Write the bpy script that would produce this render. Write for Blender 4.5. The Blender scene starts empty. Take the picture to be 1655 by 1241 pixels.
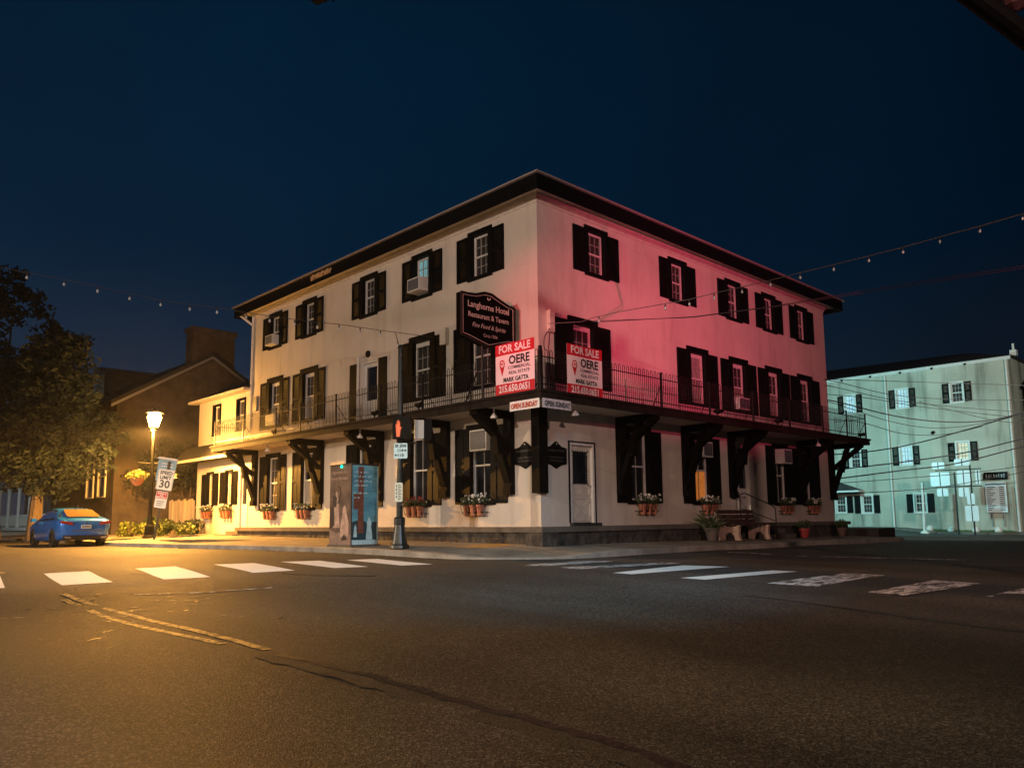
import bpy, math, random
from mathutils import Vector, Matrix
R_ = math.radians
random.seed(7)
scn = bpy.context.scene
col = scn.collection

# ------------------------------------------------------------------ camera
EYE = Vector((14.3796, -14.8668, 1.3138))
YAW, PIT, ROL = 0.804197546, 0.120293411, -0.010454738
cyw, syw = math.cos(YAW), math.sin(YAW)
fwd = Vector((-syw * math.cos(PIT), cyw * math.cos(PIT), math.sin(PIT)))
rgt = Vector((cyw, syw, 0)); upv = rgt.cross(fwd)
cr = rgt * math.cos(ROL) + upv * math.sin(ROL)
cu = cr.cross(fwd)
cam = bpy.data.cameras.new('camera'); camo = bpy.data.objects.new('camera', cam); col.objects.link(camo)
camo.matrix_world = Matrix(((cr.x, cu.x, -fwd.x, EYE.x), (cr.y, cu.y, -fwd.y, EYE.y), (cr.z, cu.z, -fwd.z, EYE.z), (0, 0, 0, 1)))
cam.sensor_width = 36; cam.lens = 1274.36 / 1655 * 36
cam.shift_y = 65.56 / 1655
cam.clip_start = 0.05; cam.clip_end = 2000
scn.camera = camo
scn.view_settings.view_transform = 'Standard'; scn.view_settings.look = 'None'
scn.view_settings.gamma = 1; scn.view_settings.exposure = 0
scn.cycles.max_bounces = 5; scn.cycles.diffuse_bounces = 3; scn.cycles.glossy_bounces = 3
scn.cycles.transparent_max_bounces = 6
scn.cycles.sample_clamp_indirect = 4; scn.cycles.sample_clamp_direct = 0
scn.cycles.use_denoising = True

# ------------------------------------------------------------------ night sky
W = bpy.data.worlds.new("World"); scn.world = W; W.use_nodes = True
nt = W.node_tree; nt.nodes.clear()
out = nt.nodes.new('ShaderNodeOutputWorld')
bgs = nt.nodes.new('ShaderNodeBackground'); sky = nt.nodes.new('ShaderNodeTexSky')
sky.sky_type = 'NISHITA'; sky.sun_disc = False; sky.sun_elevation = R_(-6); sky.sun_rotation = R_(300)
bgs.inputs[1].default_value = 0.01
nt.links.new(sky.outputs[0], bgs.inputs[0])
# town glow on a night sky: a vertical gradient, brighter towards the west end of the street
tc = nt.nodes.new('ShaderNodeTexCoord'); sep = nt.nodes.new('ShaderNodeSeparateXYZ')
nt.links.new(tc.outputs['Generated'], sep.inputs[0])
ramp = nt.nodes.new('ShaderNodeValToRGB'); nt.links.new(sep.outputs[2], ramp.inputs[0])
e = ramp.color_ramp.elements
e[0].position = 0.0; e[0].color = (0.0068, 0.0100, 0.0160, 1)
e[1].position = 1.0; e[1].color = (0.0001, 0.0040, 0.0105, 1)
m_ = ramp.color_ramp.elements.new(0.30); m_.color = (0.0004, 0.0052, 0.0135, 1)
dotn = nt.nodes.new('ShaderNodeVectorMath'); dotn.operation = 'DOT_PRODUCT'; dotn.inputs[1].default_value = (-0.96, 0.2, 0.1)
nt.links.new(tc.outputs['Generated'], dotn.inputs[0])
mr = nt.nodes.new('ShaderNodeMapRange'); mr.inputs[1].default_value = 0.25; mr.inputs[2].default_value = 1.0
mr.inputs[3].default_value = 0.55; mr.inputs[4].default_value = 2.6
nt.links.new(dotn.outputs['Value'], mr.inputs[0])
nz = nt.nodes.new('ShaderNodeTexNoise'); nz.inputs['Scale'].default_value = 2.2; nz.inputs['Detail'].default_value = 4
nt.links.new(tc.outputs['Generated'], nz.inputs['Vector'])
mr2 = nt.nodes.new('ShaderNodeMapRange'); mr2.inputs[1].default_value = .3; mr2.inputs[2].default_value = .7; mr2.inputs[3].default_value = .82; mr2.inputs[4].default_value = 1.2
nt.links.new(nz.outputs[0], mr2.inputs[0])
mul = nt.nodes.new('ShaderNodeMath'); mul.operation = 'MULTIPLY'
nt.links.new(mr.outputs[0], mul.inputs[0]); nt.links.new(mr2.outputs[0], mul.inputs[1])
bg2 = nt.nodes.new('ShaderNodeBackground'); nt.links.new(ramp.outputs[0], bg2.inputs[0]); nt.links.new(mul.outputs[0], bg2.inputs[1])
add = nt.nodes.new('ShaderNodeAddShader'); nt.links.new(bgs.outputs[0], add.inputs[0]); nt.links.new(bg2.outputs[0], add.inputs[1])
nt.links.new(add.outputs[0], out.inputs[0])

# ------------------------------------------------------------------ lamps off the frame (street lamps and traffic signals, a moon, and one added fill)
def aim(o, tgt):
    o.rotation_euler = (Vector(tgt) - o.location).to_track_quat('-Z', 'Y').to_euler()
def lamp(name, kind, loc, power, colr, tgt=None, size=.15, cone=90, blend=.5):
    l = bpy.data.lights.new(name, kind); l.energy = power; l.color = colr
    if kind == 'SUN': l.angle = size
    else: l.shadow_soft_size = size
    if kind == 'SPOT': l.spot_size = R_(cone); l.spot_blend = blend
    o = bpy.data.objects.new(name, l); o.location = loc; col.objects.link(o)
    if tgt: aim(o, tgt)
    return o
LIGHTS = dict(
 moon=('SUN', (0, 0, 30), 0.004, (.6, .75, 1), (20, 30, -20), R_(2)),
 sodium_main=('SPOT', (3.5, -26.5, 8.2), 9500, (1, .79, .63), (-8, 0, 6.8), .25, 62, .35),
 sodium_right=('SPOT', (25, -13, 8.2), 7600, (1, .60, .52), (0, 7, 6.2), .25, 62, .5),
 foreground=('SPOT', (11, -20.4, 8.0), 3900, (1, .66, .38), (9, -13, 0), .25, 110, .9),
 cool_spot=('SPOT', (13.5, -8.5, 8.5), 3000, (.12, .72, 1), (3.5, -5.5, 0.4), .2, 62, .9),
 red_corner=('SPOT', (6.0, -16.5, 6.3), 8500, (1, .08, .14), (.35, 0, 6.4), .12, 19, 1.0),
 red_side=('SPOT', (13.0, 2.6, 5.4), 5000, (1, .072, .18), (0, 8.2, 7.4), .03, 78, .95),
 west_lamp=('SPOT', (-46.0, -12.5, 5.6), 2600, (.75, .95, 1), (-50, 0, 2.0), .15, 110, .5),
 lower_wall_fill=('SPOT', (-12.0, -20.0, 5.1), 8500, (1, .72, .46), (-11.8, -19.9, 0), .12, 176, .1),  # added fill to brighten the lower front wall, not a known lamp
 cyan_side=('SPOT', (11.5, 19.0, 8.0), 4700, (.95, 1, .88), (-2.0, 33.3, 4.3), .2, 100, .5),
 cyan_yard=('SPOT', (-4.5, 23.5, 5.5), 3300, (.36, .96, 1), (-4.5, 33.3, 3.0), .2, 130, .7),
)
for k, v in LIGHTS.items():
    lamp(k, v[0], v[1], v[2], v[3], v[4], v[5], *(v[6:] if len(v) > 6 else ()))

# ------------------------------------------------------------------ materials
def nodes(m): m.use_nodes = True; return m.node_tree.nodes, m.node_tree.links, m.node_tree.nodes['Principled BSDF']
def mat(name, c, rough=.6, metal=0, var=.0, vscale=3, bump=0, bscale=40, spec=None, emit=None, estr=0, c2=None, stretch=None, cover=None, bdist=.02):
    m = bpy.data.materials.new(name); n, l, b = nodes(m)
    b.inputs['Base Color'].default_value = (*c, 1); b.inputs['Roughness'].default_value = rough; b.inputs['Metallic'].default_value = metal
    if spec is not None: b.inputs['Specular IOR Level'].default_value = spec
    t = n.new('ShaderNodeTexCoord'); mp = n.new('ShaderNodeMapping'); l.new(t.outputs['Object'], mp.inputs[0])
    if stretch: mp.inputs['Scale'].default_value = stretch
    if var or c2:
        x = n.new('ShaderNodeTexNoise'); x.inputs['Scale'].default_value = vscale; x.inputs['Detail'].default_value = 6; x.inputs['Roughness'].default_value = .65
        l.new(mp.outputs[0], x.inputs['Vector'])
        r = n.new('ShaderNodeValToRGB'); l.new(x.outputs[0], r.inputs[0])
        a = c2 if c2 else tuple(v * (1 - var) for v in c); bb = c if c2 else tuple(min(1, v * (1 + var)) for v in c)
        r.color_ramp.elements[0].position = .35; r.color_ramp.elements[0].color = (*a, 1)
        r.color_ramp.elements[1].position = .65; r.color_ramp.elements[1].color = (*bb, 1)
        l.new(r.outputs[0], b.inputs['Base Color'])
    if bump:
        x = n.new('ShaderNodeTexNoise'); x.inputs['Scale'].default_value = bscale; x.inputs['Detail'].default_value = 5
        l.new(mp.outputs[0], x.inputs['Vector'])
        k = n.new('ShaderNodeBump'); k.inputs['Strength'].default_value = bump; k.inputs['Distance'].default_value = bdist
        l.new(x.outputs[0], k.inputs['Height']); l.new(k.outputs[0], b.inputs['Normal'])
    if emit:
        b.inputs['Emission Color'].default_value = (*emit, 1); b.inputs['Emission Strength'].default_value = estr
    return m
M = {}
M['black'] = mat('black_paint', (.0035, .0035, .0038), .55, var=.4, vscale=6, bump=.15, bscale=30, spec=.10)
M['blackwood'] = mat('black_timber', (.0045, .004, .004), .75, spec=.08, var=.5, vscale=4, bump=.4, bscale=25, stretch=(1, 1, .2))
M['white'] = mat('white_paint', (.62, .60, .56), .5, var=.08, vscale=8, bump=.1, bscale=40)
M['muntin'] = mat('dull_muntin_paint', (.30, .28, .26), .6)
M['iron'] = mat('wrought_iron', (.014, .013, .013), .5, .4)
M['glass'] = mat('dark_glass', (.012, .014, .017), .06, spec=.8, var=.6, vscale=1.5)
M['curtain'] = mat('pale_curtain', (.30, .27, .23), .9, var=.3, vscale=5, stretch=(6, 6, .6), bump=.5, bscale=8)
M['darkcurtain'] = mat('dim_curtain', (.022, .019, .017), .9, var=.4, vscale=5, stretch=(6, 6, .6))
M['litcyan'] = mat('lit_blue_blind', (.2, .4, .45), .8, var=.4, vscale=4, stretch=(5, 5, .8), emit=(.10, .30, .34), estr=.55)
M['litorange'] = mat('lit_orange_blind', (.4, .2, .08), .8, var=.4, vscale=4, emit=(.55, .16, .02), estr=.55)
M['litwhite'] = mat('lit_white_blind', (.5, .6, .65), .8, var=.4, vscale=7, stretch=(1, 1, 5), emit=(.55, .8, 1), estr=.28)
M['litwarm'] = mat('lit_warm_blind', (.5, .5, .4), .8, var=.4, vscale=7, emit=(.9, .8, .5), estr=.4)
M['roof'] = mat('dark_roof', (.02, .018, .017), .8, var=.4, vscale=5, bump=.4, bscale=14)
M['gutter'] = mat('pale_gutter', (.42, .36, .35), .4, .3)
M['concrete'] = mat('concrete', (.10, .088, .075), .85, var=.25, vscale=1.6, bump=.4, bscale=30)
M['kerb'] = mat('kerb_concrete', (.27, .25, .22), .85, var=.35, vscale=1.2, bump=.5, bscale=18)
M['stone'] = mat('shaded_stone', (.045, .04, .036), .9, var=.6, vscale=3.2, bump=1, bscale=5, bdist=.08)  # deep shade along the terrace front is put into this colour
M['terracotta'] = mat('terracotta', (.36, .13, .075), .8, var=.25, vscale=7)
M['leafdark'] = mat('leaf_dark', (.035, .055, .018), .55, var=.5, vscale=4)
M['leafyel'] = mat('leaf_yellow_green', (.12, .15, .025), .55, var=.5, vscale=5)
M['leaftree'] = mat('leaf_tree', (.018, .027, .022), .5, var=.5, vscale=1.0)
M['bark'] = mat('bark', (.09, .065, .045), .9, var=.4, vscale=4, bump=1, bscale=10, stretch=(1, 1, .25), bdist=.05)
M['petalw'] = mat('petal_white', (.72, .70, .64), .6)
M['petalr'] = mat('petal_red', (.35, .03, .03), .6)
M['petaly'] = mat('petal_yellow', (.22, .17, .06), .6)
M['signred'] = mat('sign_red', (.50, .015, .03), .5)
M['signwhite'] = mat('sign_white', (.78, .76, .76), .45)
M['signblack'] = mat('sign_black_ink', (.02, .02, .022), .5)
M['signgrey'] = mat('sign_grey_ink', (.10, .10, .11), .5)
M['signteal'] = mat('sign_pale', (.66, .72, .74), .45)
M['gold'] = mat('sign_pale_lettering', (.58, .50, .44), .4)
M['dimgold'] = mat('sign_dim_lettering', (.085, .075, .065), .5)
M['bench_wood'] = mat('bench_wood', (.05, .022, .017), .6, var=.4, vscale=5, bump=.4, bscale=20)
M['bench_stone'] = mat('bench_concrete', (.42, .30, .23), .8, var=.2, vscale=5, bump=.3, bscale=30)
M['pole'] = mat('pole_dark_green_paint', (.012, .02, .022), .35, .2, bump=.1, bscale=20)
M['lampshaft'] = mat('lamp_post_black_paint', (.004, .0045, .005), .7, spec=.1)
M['greymetal'] = mat('grey_metal', (.28, .28, .29), .45, .6)
M['fencewood'] = mat('fence_boards', (.34, .28, .20), .8, var=.3, vscale=3, stretch=(1, 1, .15), bump=.4, bscale=15)
M['brickdark'] = mat('dim_rendered_wall', (.055, .042, .034), .9, var=.35, vscale=1.5, bump=.5, bscale=8)
M['clapboard'] = mat('grey_clapboard', (.16, .16, .155), .8, var=.2, vscale=2)
M['ledge'] = mat('dark_sill', (.02, .018, .017), .8, bump=.4, bscale=12)
M['bulb'] = mat('clear_bulb_glass', (.6, .6, .62), .15, spec=1)
M['rubber'] = mat('tyre_rubber', (.012, .012, .012), .8, bump=.2, bscale=60)
M['rim'] = mat('wheel_rim', (.05, .05, .055), .3, .8)
M['trimdark'] = mat('car_dark_trim', (.012, .012, .013), .35)
M['chrome'] = mat('chrome', (.8, .8, .8), .12, 1)
M['taillight'] = mat('tail_light_lens', (.28, .015, .012), .12, spec=.9)
M['plate'] = mat('number_plate_paint', (.55, .62, .66), .5)
M['carglass'] = mat('car_glass', (.02, .018, .015), .04, spec=1)
M['winglass'] = mat('car_rear_glass', (.10, .065, .03), .12, spec=1)
M['green_lit'] = mat('green_lens', (.0, .5, .25), .3, emit=(.0, 1, .42), estr=7)
M['orange_lit'] = mat('orange_hand_lens', (.5, .1, .02), .4, emit=(1, .10, .012), estr=.45)
M['lamp_lit'] = mat('lit_lantern_glass', (1, .8, .5), .3, emit=(1, .46, .09), estr=650)
M['redlens'] = mat('red_signal_lens', (.5, .02, .02), .3, emit=(1, .03, .03), estr=8)
M['wire'] = mat('cable_sheath', (.02, .018, .02), .6)
M['wirepale'] = mat('weathered_cable', (.14, .11, .11), .6)
M['grass'] = mat('grass_blades', (.05, .10, .025), .7, var=.4, vscale=5)
M['brownart'] = mat('brown_mural_paint', (.16, .10, .075), .6, c2=(.045, .028, .02), vscale=2.6, stretch=(1, 1, .8))
M['artskin'] = mat('mural_pale_figure', (.40, .27, .22), .6, var=.3, vscale=6)
M['artdark'] = mat('mural_dark_shape', (.03, .018, .015), .6)
M['artbase'] = mat('mural_lower_pale', (.22, .15, .125), .6, var=.3, vscale=5)
M['blueart'] = mat('blue_mural_paint', (.16, .44, .54), .5, c2=(.05, .20, .30), vscale=1.6, stretch=(.6, .6, 2.5))
M['bluepale'] = mat('blue_mural_pale', (.45, .66, .72), .5, var=.2, vscale=5)
M['bluedark'] = mat('blue_mural_dark', (.012, .05, .07), .5)
M['artbrick'] = mat('mural_brick_red', (.17, .055, .035), .6, var=.3, vscale=6)
M['bannerred'] = mat('banner_red', (.50, .10, .06), .7)
M['bannerpale'] = mat('banner_pale', (.62, .56, .56), .7)
M['hydrant'] = mat('pink_plastic', (.5, .2, .18), .6)

def stucco(name, c, stain, streak=.55, bumpd=.012):
    m = bpy.data.materials.new(name); n, l, b = nodes(m)
    t = n.new('ShaderNodeTexCoord')
    a = n.new('ShaderNodeTexNoise'); a.inputs['Scale'].default_value = .35; a.inputs['Detail'].default_value = 8; a.inputs['Roughness'].default_value = .6
    l.new(t.outputs['Object'], a.inputs['Vector'])
    mp = n.new('ShaderNodeMapping'); mp.inputs['Scale'].default_value = (2.2, 2.2, .22); l.new(t.outputs['Object'], mp.inputs[0])
    s = n.new('ShaderNodeTexNoise'); s.inputs['Scale'].default_value = 1.0; s.inputs['Detail'].default_value = 6; l.new(mp.outputs[0], s.inputs['Vector'])
    r1 = n.new('ShaderNodeMapRange'); r1.inputs[1].default_value = .42; r1.inputs[2].default_value = .72; r1.inputs[4].default_value = .6; l.new(a.outputs[0], r1.inputs[0])
    r2 = n.new('ShaderNodeMapRange'); r2.inputs[1].default_value = .52; r2.inputs[2].default_value = .75; r2.inputs[4].default_value = streak; l.new(s.outputs[0], r2.inputs[0])
    mx = n.new('ShaderNodeMath'); mx.operation = 'ADD'; l.new(r1.outputs[0], mx.inputs[0]); l.new(r2.outputs[0], mx.inputs[1])
    mix = n.new('ShaderNodeMix'); mix.data_type = 'RGBA'; mix.inputs[6].default_value = (*c, 1); mix.inputs[7].default_value = (*stain, 1)
    l.new(mx.outputs[0], mix.inputs[0]); l.new(mix.outputs[2], b.inputs['Base Color'])
    vx = n.new('ShaderNodeTexVoronoi'); vx.feature = 'DISTANCE_TO_EDGE'; vx.inputs['Scale'].default_value = .42
    wv = n.new('ShaderNodeMix'); wv.data_type = 'VECTOR'; wv.inputs[0].default_value = .12; l.new(t.outputs['Object'], wv.inputs[4]); l.new(s.outputs[1] if False else a.outputs[1], wv.inputs[5]); l.new(wv.outputs[1], vx.inputs['Vector'])
    ck = n.new('ShaderNodeMapRange'); ck.inputs[1].default_value = .0; ck.inputs[2].default_value = .006; ck.inputs[3].default_value = .55; ck.inputs[4].default_value = 0; l.new(vx.outputs['Distance'], ck.inputs[0])
    cm = n.new('ShaderNodeMath'); cm.operation = 'MULTIPLY'; l.new(ck.outputs[0], cm.inputs[0]); l.new(r1.outputs[0], cm.inputs[1])
    mk = n.new('ShaderNodeMix'); mk.data_type = 'RGBA'; mk.inputs[7].default_value = (.12, .10, .085, 1); l.new(cm.outputs[0], mk.inputs[0]); l.new(mix.outputs[2], mk.inputs[6]); l.new(mk.outputs[2], b.inputs['Base Color'])
    b.inputs['Roughness'].default_value = .85
    f = n.new('ShaderNodeTexNoise'); f.inputs['Scale'].default_value = 14; f.inputs['Detail'].default_value = 7; l.new(t.outputs['Object'], f.inputs['Vector'])
    g = n.new('ShaderNodeTexNoise'); g.inputs['Scale'].default_value = 1.1; g.inputs['Detail'].default_value = 3; l.new(t.outputs['Object'], g.inputs['Vector'])
    ad = n.new('ShaderNodeMath'); ad.operation = 'MULTIPLY_ADD'; ad.inputs[1].default_value = 5; l.new(g.outputs[0], ad.inputs[0]); l.new(f.outputs[0], ad.inputs[2])
    k = n.new('ShaderNodeBump'); k.inputs['Strength'].default_value = .55; k.inputs['Distance'].default_value = bumpd
    l.new(ad.outputs[0], k.inputs['Height']); l.new(k.outputs[0], b.inputs['Normal'])
    return m
M['stucco'] = stucco('cream_stucco', (.60, .54, .47), (.42, .37, .32))
M['stucco2'] = stucco('annex_stucco', (.60, .54, .46), (.46, .41, .34))
M['stucco3'] = stucco('green_grey_stucco', (.47, .45, .37), (.20, .19, .15), .9)
M['trimcream'] = mat('cream_trim', (.56, .50, .43), .7, var=.1, vscale=4)

def asphalt():
    m = bpy.data.materials.new('asphalt'); n, l, b = nodes(m)
    t = n.new('ShaderNodeTexCoord')
    big = n.new('ShaderNodeTexNoise'); big.inputs['Scale'].default_value = .35; big.inputs['Detail'].default_value = 6; l.new(t.outputs['Object'], big.inputs['Vector'])
    fine = n.new('ShaderNodeTexNoise'); fine.inputs['Scale'].default_value = 55; fine.inputs['Detail'].default_value = 3; l.new(t.outputs['Object'], fine.inputs['Vector'])
    vo = n.new('ShaderNodeTexVoronoi'); vo.inputs['Scale'].default_value = 95; l.new(t.outputs['Object'], vo.inputs['Vector'])
    vc = n.new('ShaderNodeTexVoronoi'); vc.inputs['Scale'].default_value = 75; l.new(t.outputs['Object'], vc.inputs['Vector'])
    sc = n.new('ShaderNodeSeparateColor'); l.new(vc.outputs['Color'], sc.inputs[0])
    av = n.new('ShaderNodeMath'); av.operation = 'MULTIPLY_ADD'; av.inputs[1].default_value = .55; l.new(sc.outputs[0], av.inputs[0])
    hf = n.new('ShaderNodeMath'); hf.operation = 'MULTIPLY'; hf.inputs[1].default_value = .55; l.new(fine.outputs[0], hf.inputs[0]); l.new(hf.outputs[0], av.inputs[2])
    r = n.new('ShaderNodeValToRGB'); l.new(av.outputs[0], r.inputs[0])
    r.color_ramp.elements[0].position = .2; r.color_ramp.elements[0].color = (.013, .0125, .012, 1)
    r.color_ramp.elements[1].position = .92; r.color_ramp.elements[1].color = (.15, .145, .135, 1)
    q_ = r.color_ramp.elements.new(.62); q_.color = (.044, .041, .038, 1)
    mr = n.new('ShaderNodeMapRange'); mr.inputs[1].default_value = .3; mr.inputs[2].default_value = .7; mr.inputs[3].default_value = .62; mr.inputs[4].default_value = 1.25; l.new(big.outputs[0], mr.inputs[0])
    mp = n.new('ShaderNodeMapping'); mp.inputs['Scale'].default_value = (.09, .75, 1); l.new(t.outputs['Object'], mp.inputs[0])
    tr = n.new('ShaderNodeTexNoise'); tr.inputs['Scale'].default_value = 1; tr.inputs['Detail'].default_value = 5; l.new(mp.outputs[0], tr.inputs['Vector'])
    tm = n.new('ShaderNodeMapRange'); tm.inputs[1].default_value = .35; tm.inputs[2].default_value = .65; tm.inputs[3].default_value = .72; tm.inputs[4].default_value = 1.25; l.new(tr.outputs[0], tm.inputs[0])
    mm = n.new('ShaderNodeMath'); mm.operation = 'MULTIPLY'; l.new(mr.outputs[0], mm.inputs[0]); l.new(tm.outputs[0], mm.inputs[1])
    mx = n.new('ShaderNodeMix'); mx.data_type = 'RGBA'; mx.blend_type = 'MULTIPLY'; mx.inputs[0].default_value = 1
    l.new(r.outputs[0], mx.inputs[6]); l.new(mm.outputs[0], mx.inputs[7]); l.new(mx.outputs[2], b.inputs['Base Color'])
    rr = n.new('ShaderNodeMapRange'); rr.inputs[3].default_value = .62; rr.inputs[4].default_value = .85; b.inputs['Specular IOR Level'].default_value = .28; l.new(big.outputs[0], rr.inputs[0]); l.new(rr.outputs[0], b.inputs['Roughness'])
    ad = n.new('ShaderNodeMath'); ad.operation = 'ADD'; l.new(vo.outputs['Distance'], ad.inputs[0]); l.new(fine.outputs[0], ad.inputs[1])
    k = n.new('ShaderNodeBump'); k.inputs['Strength'].default_value = .8; k.inputs['Distance'].default_value = .005
    l.new(ad.outputs[0], k.inputs['Height']); l.new(k.outputs[0], b.inputs['Normal'])
    return m
M['asphalt'] = asphalt()
def paint(name, c, wear, scale=9, under=(.045, .042, .038), st=(1, 1, 1)):
    m = bpy.data.materials.new(name); n, l, b = nodes(m)
    t = n.new('ShaderNodeTexCoord'); a = n.new('ShaderNodeTexNoise'); a.inputs['Scale'].default_value = scale; a.inputs['Detail'].default_value = 8; a.inputs['Roughness'].default_value = .75
    mp = n.new('ShaderNodeMapping'); mp.inputs['Scale'].default_value = st; l.new(t.outputs['Object'], mp.inputs[0]); l.new(mp.outputs[0], a.inputs['Vector'])
    r = n.new('ShaderNodeValToRGB'); l.new(a.outputs[0], r.inputs[0])
    r.color_ramp.elements[0].position = wear; r.color_ramp.elements[0].color = (*under, 1)
    r.color_ramp.elements[1].position = wear + .07; r.color_ramp.elements[1].color = (*c, 1)
    l.new(r.outputs[0], b.inputs['Base Color']); b.inputs['Roughness'].default_value = .7
    k = n.new('ShaderNodeBump'); k.inputs['Strength'].default_value = .5; k.inputs['Distance'].default_value = .008
    l.new(a.outputs[0], k.inputs['Height']); l.new(k.outputs[0], b.inputs['Normal'])
    return m
M['paintfresh'] = paint('fresh_road_paint', (.80, .80, .80), .27, 4, st=(1.5, .8, 1))
M['paintworn'] = paint('worn_road_paint', (.62, .62, .64), .46, 5, st=(2.6, .55, 1))
M['paintold'] = paint('old_road_paint', (.50, .50, .50), .50, 6)
M['paintyel'] = paint('worn_yellow_paint', (.55, .38, .12), .46, 9)
M['tar'] = mat('tar_seam', (.013, .012, .012), .5, var=.4, vscale=3, bump=.5, bscale=20)

def carpaint():
    m = bpy.data.materials.new('blue_car_paint'); n, l, b = nodes(m)
    b.inputs['Base Color'].default_value = (.006, .14, .62, 1); b.inputs['Metallic'].default_value = .35; b.inputs['Roughness'].default_value = .3
    b.inputs['Coat Weight'].default_value = 1; b.inputs['Coat Roughness'].default_value = .04
    return m
M['carblue'] = carpaint()

# ------------------------------------------------------------------ mesh helpers
OFF = {}
def off(o):
    return OFF.get(o.name, Vector((0, 0, 0))) if o else Vector((0, 0, 0))
def thing(name, label, cat, loc=(0, 0, 0), group=None, kind=None):
    o = bpy.data.objects.new(name, None); col.objects.link(o); o.location = loc; o.empty_display_size = .2
    o['label'] = label; o['category'] = cat
    if group: o['group'] = group
    if kind: o['kind'] = kind
    OFF[o.name] = Vector(loc)
    return o
def tag(o, label, cat, group=None, kind=None):
    if label: o['label'] = label
    if cat: o['category'] = cat
    if group: o['group'] = group
    if kind: o['kind'] = kind
    return o
class MB:
    def __init__(s): s.v = []; s.f = []
    def add(s, vs, fs):
        k = len(s.v); s.v += [Vector(p) for p in vs]; s.f += [tuple(i + k for i in f) for f in fs]; return s
    def box(s, a, b, fn=None):
        (x0, y0, z0), (x1, y1, z1) = a, b
        vs = [(x0, y0, z0), (x1, y0, z0), (x1, y1, z0), (x0, y1, z0), (x0, y0, z1), (x1, y0, z1), (x1, y1, z1), (x0, y1, z1)]
        if fn: vs = [fn(*p) for p in vs]
        return s.add(vs, [(0, 3, 2, 1), (4, 5, 6, 7), (0, 1, 5, 4), (1, 2, 6, 5), (2, 3, 7, 6), (3, 0, 4, 7)])
    def tube(s, p, q, r, r2=None, n=8, caps=True):
        p = Vector(p); q = Vector(q); r2 = r if r2 is None else r2
        d = (q - p); 
        if d.length < 1e-6: return s
        d.normalize(); a = d.orthogonal().normalized(); b = d.cross(a)
        vs = [p + (a * math.cos(2 * math.pi * i / n) + b * math.sin(2 * math.pi * i / n)) * r for i in range(n)] + \
             [q + (a * math.cos(2 * math.pi * i / n) + b * math.sin(2 * math.pi * i / n)) * r2 for i in range(n)]
        fs = [(i, (i + 1) % n, n + (i + 1) % n, n + i) for i in range(n)]
        if caps: fs += [tuple(range(n - 1, -1, -1)), tuple(range(n, 2 * n))]
        return s.add(vs, fs)
    def path(s, pts, r, n=6):
        for a, b in zip(pts, pts[1:]): s.tube(a, b, r, n=n)
        return s
    def lathe(s, c, prof, n=16):
        c = Vector(c); k = len(prof)
        vs = [c + Vector((r * math.cos(2 * math.pi * i / n), r * math.sin(2 * math.pi * i / n), z)) for (r, z) in prof for i in range(n)]
        fs = [(j * n + i, j * n + (i + 1) % n, (j + 1) * n + (i + 1) % n, (j + 1) * n + i) for j in range(k - 1) for i in range(n)]
        fs += [tuple(range(n - 1, -1, -1)), tuple(range((k - 1) * n, k * n))]
        return s.add(vs, fs)
    def prism(s, poly, h0, h1, fn):   # poly in (a,b), extruded along the third axis through fn(a,b,h)
        n = len(poly)
        vs = [fn(a, b, h0) for a, b in poly] + [fn(a, b, h1) for a, b in poly]
        fs = [tuple(range(n - 1, -1, -1)), tuple(range(n, 2 * n))] + [(i, (i + 1) % n, n + (i + 1) % n, n + i) for i in range(n)]
        return s.add(vs, fs)
    def build(s, name, m, parent=None, smooth=False, fix=True):
        o_ = off(parent)
        me = bpy.data.meshes.new(name); me.from_pydata([tuple(v - o_) for v in s.v], [], s.f)
        if fix:
            import bmesh
            bm = bmesh.new(); bm.from_mesh(me); bmesh.ops.recalc_face_normals(bm, faces=bm.faces); bm.to_mesh(me); bm.free()
        if smooth:
            for p in me.polygons: p.use_smooth = True
        me.materials.append(m)
        o = bpy.data.objects.new(name, me); col.objects.link(o)
        if parent: o.parent = parent; OFF[o.name] = o_
        return o
def part(o, parent): o.parent = parent; OFF[o.name] = off(parent); return o
def text(name, s, size, fn, m, parent, depth=.004, align='CENTER', bold=0, shear=0, squash=1.0, spacing=1.0):
    """lettering laid out in 2D (a,b) and mapped through fn(a,b,h)"""
    c = bpy.data.curves.new(name, 'FONT'); c.body = s; c.size = size; c.align_x = align; c.offset = bold; c.shear = shear; c.resolution_u = 2; c.space_character = spacing
    o = bpy.data.objects.new(name, c); me = bpy.data.meshes.new_from_object(o)
    o_ = off(parent)
    for v in me.vertices: v.co = fn(v.co.x * squash, v.co.y, depth) - o_
    me.materials.clear(); me.materials.append(m); me.name = name
    ob = bpy.data.objects.new(name, me); col.objects.link(ob); ob.parent = parent; OFF[ob.name] = o_
    bpy.data.objects.remove(o); bpy.data.curves.remove(c)
    return ob
def FL(u, n, z): return Vector((u, -n, z))
def FR(u, n, z): return Vector((n, u, z))
def plane_fn(F, u0, z0, n0, mir=1): return lambda a, b, h: F(u0 + a * mir, n0 + h, z0 + b)

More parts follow.
